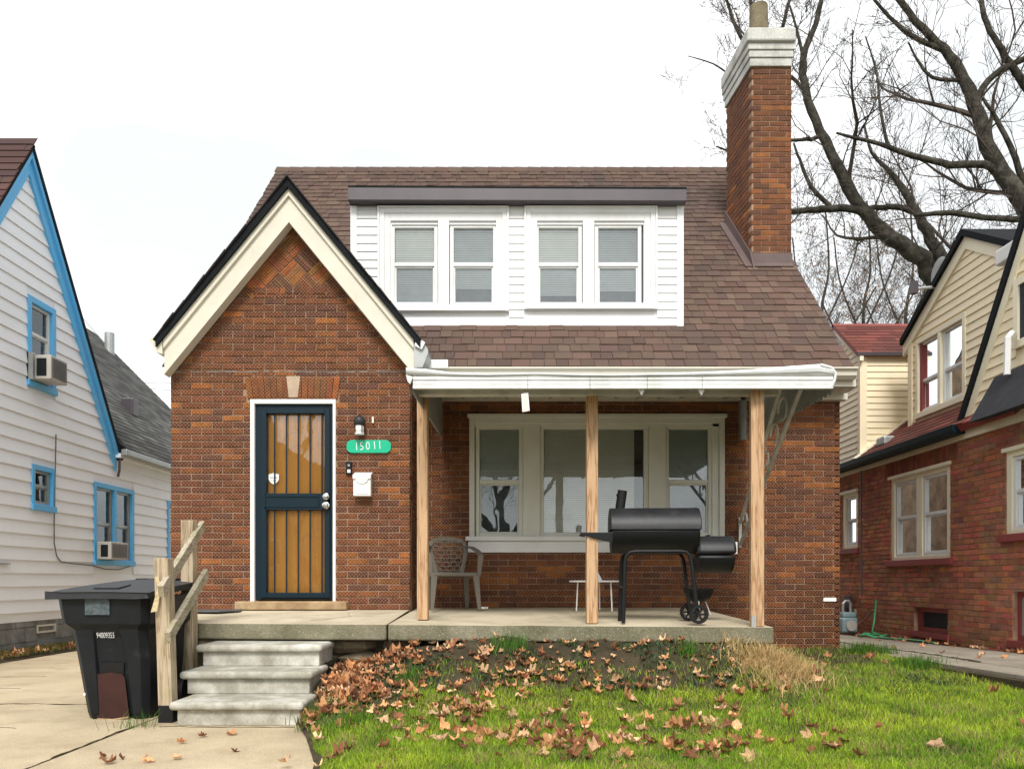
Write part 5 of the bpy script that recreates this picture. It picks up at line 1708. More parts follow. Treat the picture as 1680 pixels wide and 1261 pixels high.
for h in (BA, BB):
    k = MB().ring(FRh, h[0], h[1], h[2], h[3], 0.06, -0.16, -0.06)
    k.build('window_casing', M['sill_red'], rh)
    MB().fbox(FRh, h[0] + 0.06, h[1] - 0.06, h[2] + 0.06, h[3] - 0.06, -0.12, -0.11).build('pane', M['slate' if h is BA else 'glass'], rh)
    if h is BB:
        MB().fbox(FRh, h[0], h[1], h[2], h[3], -0.30, -0.28).build('unlit_backing', M['dark'], rh)  # dark sheet standing in for the unlit cellar
        MB().ring(FRh, 8.0, 8.52, h[2] + 0.06, h[3] - 0.06, 0.03, -0.105, -0.07).build('window_sash', M['galv'], rh)
    MB().fbox(FRh, h[0] - 0.05, h[1] + 0.05, h[2] - 0.07, h[2], -0.05, 0.03).build('window_sill', M['sill_red'], rh)
# eave, gutter and the low roof slope
MB().fbox(FRh, 9.40, 14.1, zt_, CZ + 1.78, -0.1, 0.02).build('frieze', M['cream_sid'], rh)
MB().prism(Fr((0, 9.42, 0), (1, 0, 0), (0, 0, 1), (0, 1, 0)), [(5.47, CZ + 1.76), (5.36, CZ + 1.76), (5.32, CZ + 1.80), (5.31, CZ + 1.87), (5.47, CZ + 1.87)], 0, 4.7).build('gutter', M['navy'], rh)
rs = 0.74
rth = math.atan(rs)
FRr2 = Fr((5.36, 0, CZ + 1.86), (0, 1, 0), (math.cos(rth), 0, math.sin(rth)), (-math.sin(rth), 0, math.cos(rth)))
MB().prism(FRr2, [(8.4, 0), (12.4, 0), (12.4, 3.2), (8.4, 3.2)], -0.1, 0).build('roof', M['sill_red'], rh)
RRED = [(0.20, 0.062, 0.05), (0.165, 0.055, 0.045), (0.235, 0.08, 0.06)]
rr = MB()
rows(rr, FRr2, 9.30, 12.3, 1.6, 0.125, RRED, 0.25, 0.4)
# dormer
XD = 5.95
FRd = side_r(XD)
dzb, dze, dpk = CZ + 2.20, CZ + 3.65, CZ + 4.51
def d_roof(u): return dpk - abs(u - 10.18) * (dpk - dze) / 1.47
wd = (10.20, 11.46, CZ + 2.36, CZ + 3.50)
db = MB()
db.wall(FRd, 8.66, 11.65, dzb - 0.1, dze, [wd], -0.15, -0.002)
db.prism(FRd, [(8.66, dze), (11.65, dze), (10.18, dpk)], -0.15, -0.002)
db.box(XD + 0.1, XD + 2.5, 11.55, 11.65, dzb, dze)
db.build('dormer_wall', M['cream_sid'], rh)
def spanD(m, a, b):
    if b <= dze: return (8.70, 11.60)
    k = (dpk - m) / ((dpk - dze) / 1.47)
    return (10.18 - k + 0.03, 10.18 + k - 0.03) if k > 0.08 else None
siding(rh, FRd, dzb, dpk, 0.112, spanD, [wd], M['cream_sid'], n=0.0, thick=0.018)
MB().fbox(FRd, 11.55, 11.66, dzb - 0.12, dze, 0, 0.035).build('corner_board', M['cream_sid'], rh)
MB().fbox(FRd, 8.9, 11.66, dzb - 0.13, dzb - 0.02, 0.0, 0.04).build('skirt_board', M['cream2'], rh)
for s in (-1, 1):
    e = 10.18 + s * 1.62
    ze = d_roof(e)
    MB().prism(FRd, [(10.18, dpk - 0.02), (10.18, dpk - 0.20), (e, ze - 0.20), (e, ze - 0.02)], 0, 0.04).build('rake_board', M['cream2'], rh)
    MB().prism(FRd, [(10.18, dpk + 0.06), (10.18, dpk - 0.03), (e, ze - 0.03), (e, ze + 0.06)], -2.5, 0.09).build('dormer_roof', M['roofedge'], rh)
trim_window(rh, FRd, wd, 0.07, M['cream2'], M['white'], mull=10.83, rail=0.45, blind=[[(CZ + 2.9, M['blind'])], None])
MB().fbox(FRd, 11.33, 11.39, wd[2] + 0.07, wd[3] - 0.07, -0.05, -0.005).build('window_stop', M['sill_red'], rh)
# rear upper storey
F12 = front(12.3)
zr0, zr1 = CZ + 1.70, CZ + 3.54
MB().box(5.52, 9, 12.31, 14.1, zr0, zr1).build('rear_storey', M['cream_sid'], rh)
siding(rh, F12, zr0, zr1 - 0.02, 0.098, lambda m, a, b: (5.58, 7.4), [], M['cream_sid'], n=0.0, thick=0.016)
siding(rh, FRh, zr0 + 0.1, CZ + 4.2, 0.098, lambda m, a, b: (12.36, 14.1) if b < zr1 else ((12.36 + (m - zr1) * 1.25, 14.04 - (m - zr1) * 1.25) if m < zr1 + 0.6 else None), [], M['cream_sid'], n=0.0, thick=0.016)
MB().prism(FRh, [(12.3, zr1), (14.1, zr1), (13.2, CZ + 4.24)], -0.2, -0.002).build('rear_gable', M['cream_sid'], rh)
MB().box(5.475, 5.585, 12.275, 12.36, zr0 + 0.02, zr1).build('corner_board', M['cream_sid'], rh)
sl = (4.30 - 3.54) / 0.97
th2 = math.atan(sl)
F2a = Fr((0, 12.22, CZ + 3.54), (1, 0, 0), (0, math.cos(th2), math.sin(th2)), (0, -math.sin(th2), math.cos(th2)))
F2b = Fr((0, 14.18, CZ + 3.54), (1, 0, 0), (0, -math.cos(th2), math.sin(th2)), (0, math.sin(th2), math.cos(th2)))
for F_ in (F2a, F2b):
    MB().prism(F_, [(5.42, 0), (9.2, 0), (9.2, 1.26), (5.42, 1.26)], -0.05, 0).build('rear_roof', M['sill_red'], rh)
rows(rr, F2a, 5.42, 9.0, 1.2, 0.125, RRED, 0.25, 0.4)
rr.build('shingle_field', M['shingle_a'], rh, kind='stuff')
MB().prism(FRh, [(13.2, CZ + 4.30), (13.2, CZ + 4.16), (12.2, CZ + 3.42), (12.2, CZ + 3.52)], 0.0, 0.06).build('rake_board', M['cream2'], rh)
MB().box(5.42, 8, 12.19, 12.24, CZ + 3.50, CZ + 3.55).build('drip_edge', M['fascia_d'], rh)
MB().fbox(FRr2, 12.2, 12.32, 0.02, 1.9, 0.0, 0.03).build('flashing', M['cream2'], rh)
fvp = FRr2.p(11.75, 0.33)
MB().box(fvp.x - 0.09, fvp.x + 0.09, 11.62, 11.88, fvp.z - 0.05, fvp.z + 0.09).build('roof_vent', M['galv'], rh, bevel=0.03)
# steep front gable in cream siding
def rakeR(v): return 9.45 - (v - (CZ + 1.92)) / 1.64
wg = (7.5, 8.50, CZ + 2.50, CZ + 3.25)
gw = MB()
gw.prism(FRh, [(4.6, zt_), (9.42, zt_), (9.42, CZ + 1.95), (7.3, CZ + 5.42), (5.2, CZ + 1.98)], -0.18, -0.004)
gw.build('gable_wall', M['cream_sid'], rh)
siding(rh, FRh, CZ + 1.86, CZ + 5.2, 0.112, lambda m, a, b: (max(5.2, 14.6 - rakeR(m)), rakeR(m) - 0.05), [wg], M['cream_sid'], n=0.0, thick=0.018)
MB().fbox(FRh, 4.6, 9.44, zt_, CZ + 1.86, 0.0, 0.03).build('skirt_board', M['cream2'], rh)
MB().prism(FRh, [(9.50, CZ + 1.86), (9.36, CZ + 1.86), (7.22, CZ + 5.37), (7.3, CZ + 5.50)], 0, 0.03).build('rake_board', M['cream2'], rh)
MB().prism(FRh, [(9.60, CZ + 1.84), (9.50, CZ + 1.84), (7.3, CZ + 5.44), (7.3, CZ + 5.60)], -1.6, 0.06).build('gable_roof', M['roofedge'], rh)
k = MB().ring(FRh, wg[0], wg[1], wg[2], wg[3], 0.08, 0.0, 0.045)
k.build('window_casing', M['cream2'], rh)
MB().fbox(FRh, wg[0] + 0.08, wg[1] - 0.08, wg[2] + 0.08, wg[3] - 0.08, 0.005, 0.02).build('pane', M['slate'], rh)
MB().hexa([(5.2, 7.0, CZ + 1.78), (5.2, 8.90, CZ + 1.78), (5.46, 8.90, CZ + 1.82), (5.46, 7.0, CZ + 1.82), (5.36, 7.0, CZ + 2.26), (5.40, 8.74, CZ + 2.26), (5.46, 8.74, CZ + 2.28), (5.46, 7.0, CZ + 2.28)]).build('canvas_awning', M['slate'], rh, bevel=0.01)
MB().tube([(5.40, 8.42, CZ + 2.66), (5.34, 8.40, CZ + 2.60), (5.33, 8.40, CZ + 2.2)], 0.035, 8).build('downspout', M['plastic_w'], rh)
MB().box(5.60, 5.85, 8.2, 9.05, CZ + 3.62, CZ + 3.80).box(5.66, 5.9, 8.2, 8.95, CZ + 3.46, CZ + 3.62).build('box_gutter', M['white'], rh, bevel=0.02)
# things by that wall
dish = empty('satellite_dish', 'grey satellite dish on an arm at the cream dormer roof', 'satellite dish', (5.75, 11.2, CZ + 3.95))
MB().lathe([(0.0, 0.05), (0.12, 0.035), (0.22, 0.0), (0.225, 0.004), (0.12, 0.045), (0.0, 0.06)], 18, (P(1541, 449, 10.9).x, 10.9, P(1541, 449, 10.9).z), 'x').build('reflector', M['galv'], dish, smooth=60)
MB().tube([P(1541, 470, 10.9), P(1500, 474, 10.9)], 0.022, 8).build('arm', M['galv'], dish)
MB().tube([P(1541, 455, 10.9), P(1541, 480, 10.9), P(1545, 500, 10.9)], 0.025, 8).build('mast', M['galv'], dish)
MB().box(P(1497, 0, 10.9).x - 0.02, P(1502, 0, 10.9).x + 0.02, 10.86, 10.94, V(482, 10.9), V(462, 10.9)).build('feed_horn', M['fascia_d'], dish)

mtr = empty('gas_meter', 'blue grey gas meter with pipes at the foot of the red brick wall', 'gas meter', (5.35, 12.55, path_z(12.55)))
mp = P(1393, 1010, 12.5)
gz0 = path_z(12.5)
MB().box(mp.x - 0.14, mp.x + 0.12, 12.42, 12.62, gz0 + 0.03, gz0 + 0.28).build('body', M['meter'], mtr, bevel=0.04, seg=3)
MB().box(mp.x - 0.12, mp.x + 0.10, 12.44, 12.60, gz0 + 0.28, gz0 + 0.36).build('head', M['meter'], mtr, bevel=0.02)
MB().lathe([(0.085, 12.42), (0.085, 12.40)], 16, (mp.x - 0.0, 0, gz0 + 0.15), 'y').build('dial', M['ac'], mtr)
MB().tube([(mp.x - 0.09, 12.52, gz0 + 0.36), (mp.x - 0.09, 12.52, gz0 + 0.50), (mp.x - 0.05, 12.52, gz0 + 0.54), (mp.x + 0.0, 12.52, gz0 + 0.54), (mp.x + 0.03, 12.52, gz0 + 0.50), (mp.x + 0.03, 12.52, gz0 + 0.36)], 0.022, 8).build('pipe', M['galv'], mtr)
MB().lathe([(0.07, gz0 + 0.33), (0.07, gz0 + 0.40), (0.03, gz0 + 0.42)], 12, (mp.x + 0.15, 12.5, 0), 'z').build('regulator', M['ac'], mtr)
MB().box(mp.x - 0.02, mp.x + 0.14, 12.64, 12.7, gz0 + 0.36, gz0 + 0.62).build('back_box', M['fascia_d'], mtr)

def wr(px, py, n=0.05):
    D = (XR - n) * 1280 / (px - 840)
    return P(px, py, D)
hz = path_z(11.8)
hose = [wr(1437, 984), wr(1436, 1000), wr(1434, 1020, 0.1), wr(1431, 1036, 0.15)]
c = wr(1432, 1040, 0.18)
for q in range(60):
    a = q * 0.42
    hose.append(Vector((c.x + math.cos(a) * (0.16 + 0.02 * math.sin(q)), c.y + math.sin(a) * (0.22 + 0.03 * math.cos(q * 1.7)), hz + 0.03 + 0.012 * (q % 5) * 0.6)))
for q in range(1, 8):
    hose.append(Vector((c.x - 0.05 * math.sin(q), c.y - 0.25 * q, path_z(c.y - 0.25 * q) + 0.02)))
tag(MB().tube(hose, 0.013, 6).build('garden_hose', M['hose'], smooth=60), 'bright green garden hose coiled on the path against the red brick wall', 'hose')
tag(MB().tube([wr(1412, 772, 0.06), wr(1413, 820, 0.05), wr(1413, 900, 0.05), wr(1414, 978, 0.05)], 0.012, 6).build('drain_pipe', M['fascia_d']), 'thin dark conduit running down the red brick wall beside the small window', 'pipe')
tag(MB().tube([wr(1432, 1000, 0.2), wr(1420, 1015, 0.2), wr(1408, 1024, 0.25)], 0.012, 6).build('rust_pipe', M['sill_red']), 'short rusty pipe slanting between the gas meter and the hose', 'pipe')

# ================================================================== TREES
def grow(twigs, rng, p, d, L, r, lev, n_seg=4, up=0.18, leaves=None):
    pts, rad = [p.copy()], [r]
    q = p.copy()
    dd = d.normalized()
    for i in range(n_seg):
        dd = (dd + Vector((rng.gauss(0, 0.20), rng.gauss(0, 0.20), rng.gauss(0, 0.16) + up * 0.35))).normalized()
        q = q + dd * (L / n_seg)
        pts.append(q.copy())
        rad.append(max(0.0045, r * (1 - 0.75 * (i + 1) / n_seg)))
    twigs.tube(pts, rad, 5 if r > 0.03 else 3, cap=False)
    if lev <= 0:
        if leaves is not None and rng.random() < leaves[1]: leaves[0].append(q.copy())
        return
    kids = {3: 6, 2: 6, 1: 4}[lev]
    for k in range(kids):
        t = rng.uniform(0.2, 1.0)
        i = min(int(t * n_seg), n_seg - 1)
        b = pts[i].lerp(pts[i + 1], t * n_seg - i)
        td = (pts[i + 1] - pts[i]).normalized()
        side = Vector((rng.gauss(0, 1), rng.gauss(0, 1), rng.gauss(0, 1)))
        side = (side - td * side.dot(td)).normalized()
        nd = td * rng.uniform(0.5, 1.0) + side * rng.uniform(0.5, 1.0) + Vector((0, 0, up))
        grow(twigs, rng, b, nd, L * rng.uniform(0.32, 0.6), max(0.005, rad[i] * 0.55), lev - 1, 3, up, leaves)

def bare_tree(name, label, base, limbs, seed, density=1.0, lev=2, leaf=0.0, Lmul=1.0):
    """limbs: [(points, radii)] in world metres; thing > trunk, twigs"""
    rng = random.Random(seed)
    t = empty(name, label, 'tree', base, 'bare winter trees')
    tr, tw = MB(), MB()
    lv = []
    for pts, rad in limbs:
        # soften the polyline
        fp, frd = [], []
        for i in range(len(pts) - 1):
            p0, p1, p2, p3 = pts[max(i - 1, 0)], pts[i], pts[i + 1], pts[min(i + 2, len(pts) - 1)]
            for k in range(4):
                s = k / 4
                q = 0.5 * ((2 * p1) + (p2 - p0) * s + (2 * p0 - 5 * p1 + 4 * p2 - p3) * s * s + (3 * p1 - p0 - 3 * p2 + p3) * s ** 3)
                r_ = lerp(rad[i], rad[i + 1], s)
                fp.append(q + Vector((rng.gauss(0, 0.12), rng.gauss(0, 0.2), rng.gauss(0, 0.12))) * r_)
                frd.append(r_ * rng.uniform(0.94, 1.06))
        fp.append(pts[-1]); frd.append(rad[-1])
        tr.tube(fp, frd, 10)
        for i in range(len(fp) - 1):
            seg = fp[i + 1] - fp[i]
            n = seg.length * density / (0.50 + frd[i] * 1.2)
            cnt = int(n) + (rng.random() < n % 1)
            if fp[i].z < base[2] + 3.0: continue
            for _ in range(cnt):
                b = fp[i].lerp(fp[i + 1], rng.random())
                td = seg.normalized()
                side = Vector((rng.gauss(0, 1), rng.gauss(0, 1), rng.gauss(0, 1)))
                side = (side - td * side.dot(td)).normalized()
                L = min(3.4, max(0.8, 0.9 + 9 * frd[i])) * rng.uniform(0.5, 1.1) * Lmul
                if rng.random() < 0.10 and frd[i] > 0.05:
                    grow(tw, rng, b, td * 0.7 + side * 0.8 + Vector((0, 0, 0.3)), L * 1.7, min(0.055, frd[i] * 0.42), 3, 7, 0.18, (lv, leaf) if leaf else None)
                    continue
                grow(tw, rng, b, td * 0.55 + side * 0.9 + Vector((0, 0, 0.25)), L, min(0.022, max(0.008, frd[i] * 0.20)), lev, 4, 0.2, (lv, leaf) if leaf else None)
    tr.build('trunk', M['bark'], t, smooth=60)
    tw.build('twigs', M['twig'], t, kind='stuff')
    if lv:
        lm_ = MB()
        for q in lv:
            for _ in range(2):
                c = q + Vector((rng.gauss(0, .07), rng.gauss(0, .07), rng.gauss(0, .07)))
                a = Vector((rng.gauss(0, 1), rng.gauss(0, 1), rng.gauss(0, 1))).normalized() * 0.055
                b = a.orthogonal().normalized() * 0.04
                lm_.col = rng.choice([(0.22, 0.13, 0.08), (0.16, 0.10, 0.07), (0.28, 0.17, 0.11)])
                lm_.add([c - a, c + b, c + a, c - b], [(0, 1, 2, 3)])
        lm_.build('dead_leaves', M['leaf_a'], t, kind='stuff')
    return t
def PX(D, lst):
    pts = [P(a, b, D + (q[3] if len(q) > 3 else 0)) for q in lst for a, b in [(q[0], q[1])]]
    return pts, [q[2] * (0.70 if D < 16 else 0.80) * D / 1280 for q in lst]
D1 = 19
bare_tree('bare_tree', 'large bare tree forking above the dormer of the red brick house', (P(1590, 0, D1).x, D1, 0), [
    PX(D1, [(1592, 1010, 28), (1588, 800, 26), (1575, 560, 23), (1540, 462, 19), (1480, 402, 16), (1422, 352, 14), (1383, 290, 11), (1345, 215, 9.5), (1322, 150, 8), (1318, 95, 7), (1338, 40, 5.5), (1354, -30, 3.5)]),
    PX(D1, [(1424, 354, 8), (1395, 342, 8), (1350, 343, 7), (1300, 347, 5.5), (1225, 360, 3)]),
    PX(D1, [(1366, 344, 5), (1330, 304, 4), (1312, 262, 3), (1302, 235, 2)]),
    PX(D1, [(1345, 225, 4.5), (1325, 228, 4), (1290, 230, 2.5)]),
    PX(D1, [(1575, 560, 16), (1552, 450, 15), (1530, 392, 12), (1500, 345, 9), (1480, 308, 7), (1456, 278, 5), (1430, 250, 3), (1418, 205, 2)]),
    PX(D1, [(1500, 348, 6), (1470, 340, 6), (1425, 342, 5)]),
    PX(D1, [(1318, 100, 4), (1310, 60, 3), (1296, 10, 2)]),
    PX(D1, [(1320, 150, 4), (1300, 128, 3.5), (1270, 110, 2)]),
], 3, 1.25, 2)
D2 = 15.5
bare_tree('bare_tree', 'thick dark leaning bare tree entering from the top right corner', (P(1790, 0, D2).x, D2, 0), [
    PX(D2, [(1795, 1060, 40), (1785, 800, 38), (1760, 560, 32), (1705, 378, 24), (1655, 300, 20), (1612, 215, 17), (1583, 132, 13), (1548, 82, 10.5), (1503, 35, 8), (1462, -20, 6)]),
    PX(D2, [(1650, 290, 10), (1615, 270, 9), (1560, 270, 8), (1500, 256, 6.5), (1440, 236, 5), (1372, 218, 2.5)]),
    PX(D2, [(1604, 190, 8), (1606, 155, 8), (1645, 112, 7), (1705, 90, 6)]),
    PX(D2, [(1720, 190, 11), (1668, 120, 9), (1636, 70, 7), (1615, 28, 6), (1606, -30, 5)]),
    PX(D2, [(1548, 82, 6), (1512, 68, 5.5), (1470, 40, 4.5), (1428, -10, 3)]),
    PX(D2, [(1458, 240, 4), (1446, 190, 3.5), (1438, 120, 2.5), (1420, 60, 1.5)]),
    PX(D2, [(1730, 360, 8), (1640, 358, 7), (1560, 350, 6), (1500, 352, 4)]),
    PX(D2, [(1583, 132, 5), (1530, 128, 4), (1505, 98, 3), (1490, 70, 2)]),
    PX(D2, [(1700, 370, 9), (1680, 300, 8), (1650, 220, 6), (1612, 160, 3)]),
], 8, 1.1, 2)
D3 = 19.5
bare_tree('bare_tree', 'bare tree straight behind the tall brick chimney', (P(1253, 0, D3).x, D3, 0), [
    PX(D3, [(1252, 1000, 17), (1252, 500, 14), (1254, 200, 10), (1250, 120, 7), (1236, 40, 4), (1228, -30, 3)]),
    PX(D3, [(1254, 140, 4), (1210, 130, 2.5), (1170, 105, 1.6), (1128, 92, 0.8)]),
    PX(D3, [(1254, 120, 5), (1215, 60, 4), (1195, 10, 3), (1185, -30, 2)]),
    PX(D3, [(1254, 140, 5), (1280, 60, 4), (1300, -20, 3)]),
    PX(D3, [(1252, 240, 4), (1210, 250, 3), (1175, 240, 1.5)]),
], 15, 1.3, 2)
for i, (px, D, hh, lab) in enumerate([(1352, 29, 345, 'thin distant bare tree with a few brown leaves right of the chimney'), (1420, 31, 330, 'middle of the three distant bare trees with clinging brown leaves'),
                                      (1490, 28, 320, 'distant bare tree with brown leaves just left of the cream dormer')]):
    r_ = 3.2
    bare_tree('bare_tree', lab, (P(px, 0, D).x, D, 0), [
        PX(D, [(px, 985, r_ * 1.6), (px + 4, 700, r_ * 1.4), (px - 4, 520, r_), (px + 8, 440, r_ * 0.6), (px + 2, hh, 1.6)]),
        PX(D, [(px - 2, 560, r_ * 0.7), (px - 40, 470, r_ * 0.5), (px - 52, 390, 1.5)]),
        PX(D, [(px - 2, 540, r_ * 0.7), (px + 40, 450, r_ * 0.5), (px + 60, 380, 1.5)]),
        PX(D, [(px, 600, r_ * 0.6), (px + 50, 530, r_ * 0.5), (px + 85, 470, 1.5)]),
        PX(D, [(px, 610, r_ * 0.6), (px - 40, 560, r_ * 0.5), (px - 70, 500, 1.5)]),
    ], 40 + i, 1.5, 2, leaf=0.30, Lmul=1.5)
# trees over the road, mirrored in the front window and the storm door
def street_tree(x, y, seed, lab):
    B = Vector((x, y, 0))
    def v(a, b, c): return B + Vector((a, b, c))
    bare_tree('bare_tree', lab, (x, y, 0), [
        ([v(0, 0, 0), v(0.1, 0, 2), v(0.0, 0.1, 3.8), v(-0.3, 0, 6), v(-0.8, 0.2, 9)], [0.36, 0.30, 0.24, 0.15, 0.05]),
        ([v(0, 0, 2.6), v(1.2, 0.3, 4.5), v(2.6, 0.2, 6.0), v(3.6, 0, 7.6)], [0.17, 0.14, 0.09, 0.04]),
        ([v(0, 0, 3.0), v(-1.4, -0.3, 4.6), v(-2.8, 0, 5.6), v(-4.0, 0, 7)], [0.16, 0.12, 0.08, 0.03]),
        ([v(-0.2, 0, 5.0), v(0.8, 0, 7), v(1.4, 0, 9)], [0.12, 0.09, 0.03]),
    ], seed, 0.9, 2, Lmul=1.3)
street_tree(-0.5, -24, 61, 'bare street tree mirrored in the big front window')
street_tree(-10.5, -20, 62, 'bare street tree mirrored in the glass of the barred door')

# house over the road, added unseen to darken the storm door reflection
oh = empty('facing_house', 'dim brick house over the road mirrored low in the glass of the barred door', 'house', (-13, -28, 0))
fo = Fr((0, -26, 0), (1, 0, 0), (0, 0, 1), (0, 1, 0))
MB().box(-19, -7, -36, -26, -0.2, 5.2).build('wall', M['mortar_r'], oh)
MB().prism(fo, [(-19.4, 5.1), (-6.6, 5.1), (-13, 8.6)], -10.2, 0.3).build('roof', M['roofedge'], oh)
for x in (-17.5, -14, -9.5):
    f = MB().ring(fo, x, x + 1.6, 1.6, 3.2, 0.1, 0.0, 0.06).build('window', M['white'], oh)
    MB().fbox(fo, x + 0.1, x + 1.5, 1.7, 3.1, 0.005, 0.02).build('pane', M['slate'], f)
MB().fbox(fo, -11.6, -10.6, 0.1, 2.3, 0.0, 0.05).build('door', M['navy'], oh)

# power lines behind the white house
for i, (a, b) in enumerate((((190, 575), (300, 690)), ((205, 618), (300, 619)), ((230, 625), (300, 632)))):
    p, q = P(a[0] - 60, a[1] - (60 if i == 0 else 2), 36), P(b[0] + 40, b[1] + (38 if i == 0 else 4), 36)
    pts = [p.lerp(q, t / 10) - Vector((0, 0, 0.25 * math.sin(math.pi * t / 10))) for t in range(11)]
    tag(MB().tube(pts, 0.012, 4).build('power_line', M['cable']), ['thin power line slanting down behind the white house', 'upper thin level power line behind the white house', 'lower thin level power line behind the white house'][i], 'power line')

# ================================================================== GRASS AND LEAVES
XS = np.array(xs_grid := [-1.75 + 5.75 * i / NX for i in range(NX + 1)])
YS = np.array(ys)
HG = np.array([[v[2] for v in lm_v] for lm_v in [[(0, 0, lawn_h(max(x, lawn_edge(D) - 0.02), D)) for x in XS] for D in YS]])
PN = np.array([[mnoise.noise((x * 1.6, D * 1.6, 9.0)) for x in XS] for D in YS])
PN2 = np.array([[mnoise.noise((x * 4.5, D * 4.5, 5.0)) for x in XS] for D in YS])
EDG = np.array([lawn_edge(D) for D in YS])
def bil(G, x, y):
    i = np.clip(np.searchsorted(XS, x) - 1, 0, len(XS) - 2)
    j = np.clip(np.searchsorted(YS, y) - 1, 0, len(YS) - 2)
    fx = np.clip((x - XS[i]) / (XS[i + 1] - XS[i]), 0, 1)
    fy = np.clip((y - YS[j]) / (YS[j + 1] - YS[j]), 0, 1)
    return (G[j, i] * (1 - fx) + G[j, i + 1] * fx) * (1 - fy) + (G[j + 1, i] * (1 - fx) + G[j + 1, i + 1] * fx) * fy
def np_mesh(name, verts, tris, cols, mat):
    me = bpy.data.meshes.new(name)
    nv, nt = len(verts), len(tris)
    me.vertices.add(nv)
    me.vertices.foreach_set('co', verts.astype(np.float32).ravel())
    me.loops.add(nt * 3)
    me.loops.foreach_set('vertex_index', tris.astype(np.int32).ravel())
    me.polygons.add(nt)
    me.polygons.foreach_set('loop_start', np.arange(0, nt * 3, 3, dtype=np.int32))
    me.polygons.foreach_set('loop_total', np.full(nt, 3, dtype=np.int32))
    at = me.color_attributes.new('Col', 'FLOAT_COLOR', 'POINT')
    at.data.foreach_set('color', np.hstack([cols, np.ones((nv, 1))]).astype(np.float32).ravel())
    me.materials.append(mat)
    me.update(calc_edges=True)
    o = bpy.data.objects.new(name, me)
    C.objects.link(o)
    o['kind'] = 'stuff'
    return o
def blades(name, x, y, z, h, w, col, lean=0.5):
    n = len(x)
    az = RNG.uniform(0, 2 * np.pi, n)
    la = RNG.uniform(0, 2 * np.pi, n)
    ln = h * RNG.uniform(0.1, lean, n)
    dx, dy = np.cos(az) * w / 2, np.sin(az) * w / 2
    ox, oy = np.cos(la) * ln, np.sin(la) * ln
    base = np.stack([x, y, z], 1)
    s = np.stack([dx, dy, np.zeros(n)], 1)
    mid = base + np.stack([ox * 0.35, oy * 0.35, h * 0.55], 1)
    tip = base + np.stack([ox, oy, h * (1 - 0.25 * (ln / np.maximum(h, 1e-4)) ** 2)], 1)
    V_ = np.stack([base - s, base + s, mid - s * 0.75, mid + s * 0.75, tip], 1).reshape(-1, 3)
    b = np.arange(n)[:, None] * 5
    T = np.concatenate([b + [0, 1, 3], b + [0, 3, 2], b + [2, 3, 4]], 1).reshape(-1, 3)
    Cc = np.repeat(col, 5, axis=0)
    return np_mesh(name, V_, T, Cc, M['grass'])
def scatter(n, x0, x1, y0, y1):
    return RNG.uniform(x0, x1, n), RNG.uniform(y0, y1, n)
gx, gy = [], []
for (n, a, b, c, d) in ((78000, -1.3, 2.9, 3.4, 4.6), (72000, -1.5, 3.8, 4.6, 5.9), (30000, 1.2, 3.9, 5.7, 8.7)):
    u_, v_ = scatter(n, a, b, c, d)
    gx.append(u_); gy.append(v_)
gx, gy = np.concatenate(gx), np.concatenate(gy)
edge = np.interp(gy, YS, EDG)
pn, pn2 = bil(PN, gx, gy), bil(PN2, gx, gy)
dirt = 5.52 + 0.22 * pn + 0.14 * pn2 + np.clip((gx - 1.6) * 1.1, 0, 4)
keep = (gx > edge + 0.02 + 0.05 * pn2) & (gx < 3.84 + 0.05 * pn2)
ok = (gy < dirt) | (RNG.uniform(0, 1, len(gx)) < 0.16)
near_steps = (gx < -0.75 + 0.3 * pn2) & (gy > 5.1)
ok &= ~near_steps | (RNG.uniform(0, 1, len(gx)) < 0.18)
ok &= RNG.uniform(0, 1, len(gx)) < np.clip(1.0 + 1.1 * (pn2 + 0.25), 0.35, 1)
keep &= ok
gx, gy, pn, pn2 = gx[keep], gy[keep], pn[keep], pn2[keep]
n = len(gx)
g1, g2, g3 = np.array([0.095, 0.205, 0.016]), np.array([0.20, 0.285, 0.035]), np.array([0.045, 0.125, 0.018])
t = np.clip(0.5 + 0.9 * pn + RNG.normal(0, 0.25, n), 0, 1)[:, None]
col = (g1 * (1 - t) + g2 * t) * np.array([2.15, 1.85, 1.25]) * RNG.uniform(0.55, 1.5, (n, 1))
t2 = np.clip(0.35 - 1.2 * pn2 + RNG.normal(0, 0.25, n), 0, 1)[:, None] * 0.7
col = col * (1 - t2) + g3 * t2
dry = RNG.uniform(0, 1, n) < 0.09 + 0.12 * (pn < -0.1) + 0.25 * (pn2 > 0.30)
col[dry] = np.array([0.42, 0.33, 0.14]) * RNG.uniform(0.7, 1.1, (dry.sum(), 1))
blades('grass', gx, gy, bil(HG, gx, gy) - 0.004, RNG.uniform(0.022, 0.060, n) * (1 + 0.4 * np.clip(pn2, -0.5, 1)), RNG.uniform(0.003, 0.0058, n), col, 0.9)
# dry straw clump by the right end of the porch
u_, v_ = RNG.normal(1.98, 0.17, 2600), RNG.normal(5.85, 0.17, 2600)
k = (v_ < 6.4) & (v_ > 5.35)
u_, v_ = u_[k], v_[k]
col = np.array([0.66, 0.48, 0.23]) * RNG.uniform(0.55, 1.2, (len(u_), 1))
blades('dry_grass', u_, v_, bil(HG, u_, v_), RNG.uniform(0.05, 0.16, len(u_)), RNG.uniform(0.003, 0.006, len(u_)), col, 1.5)
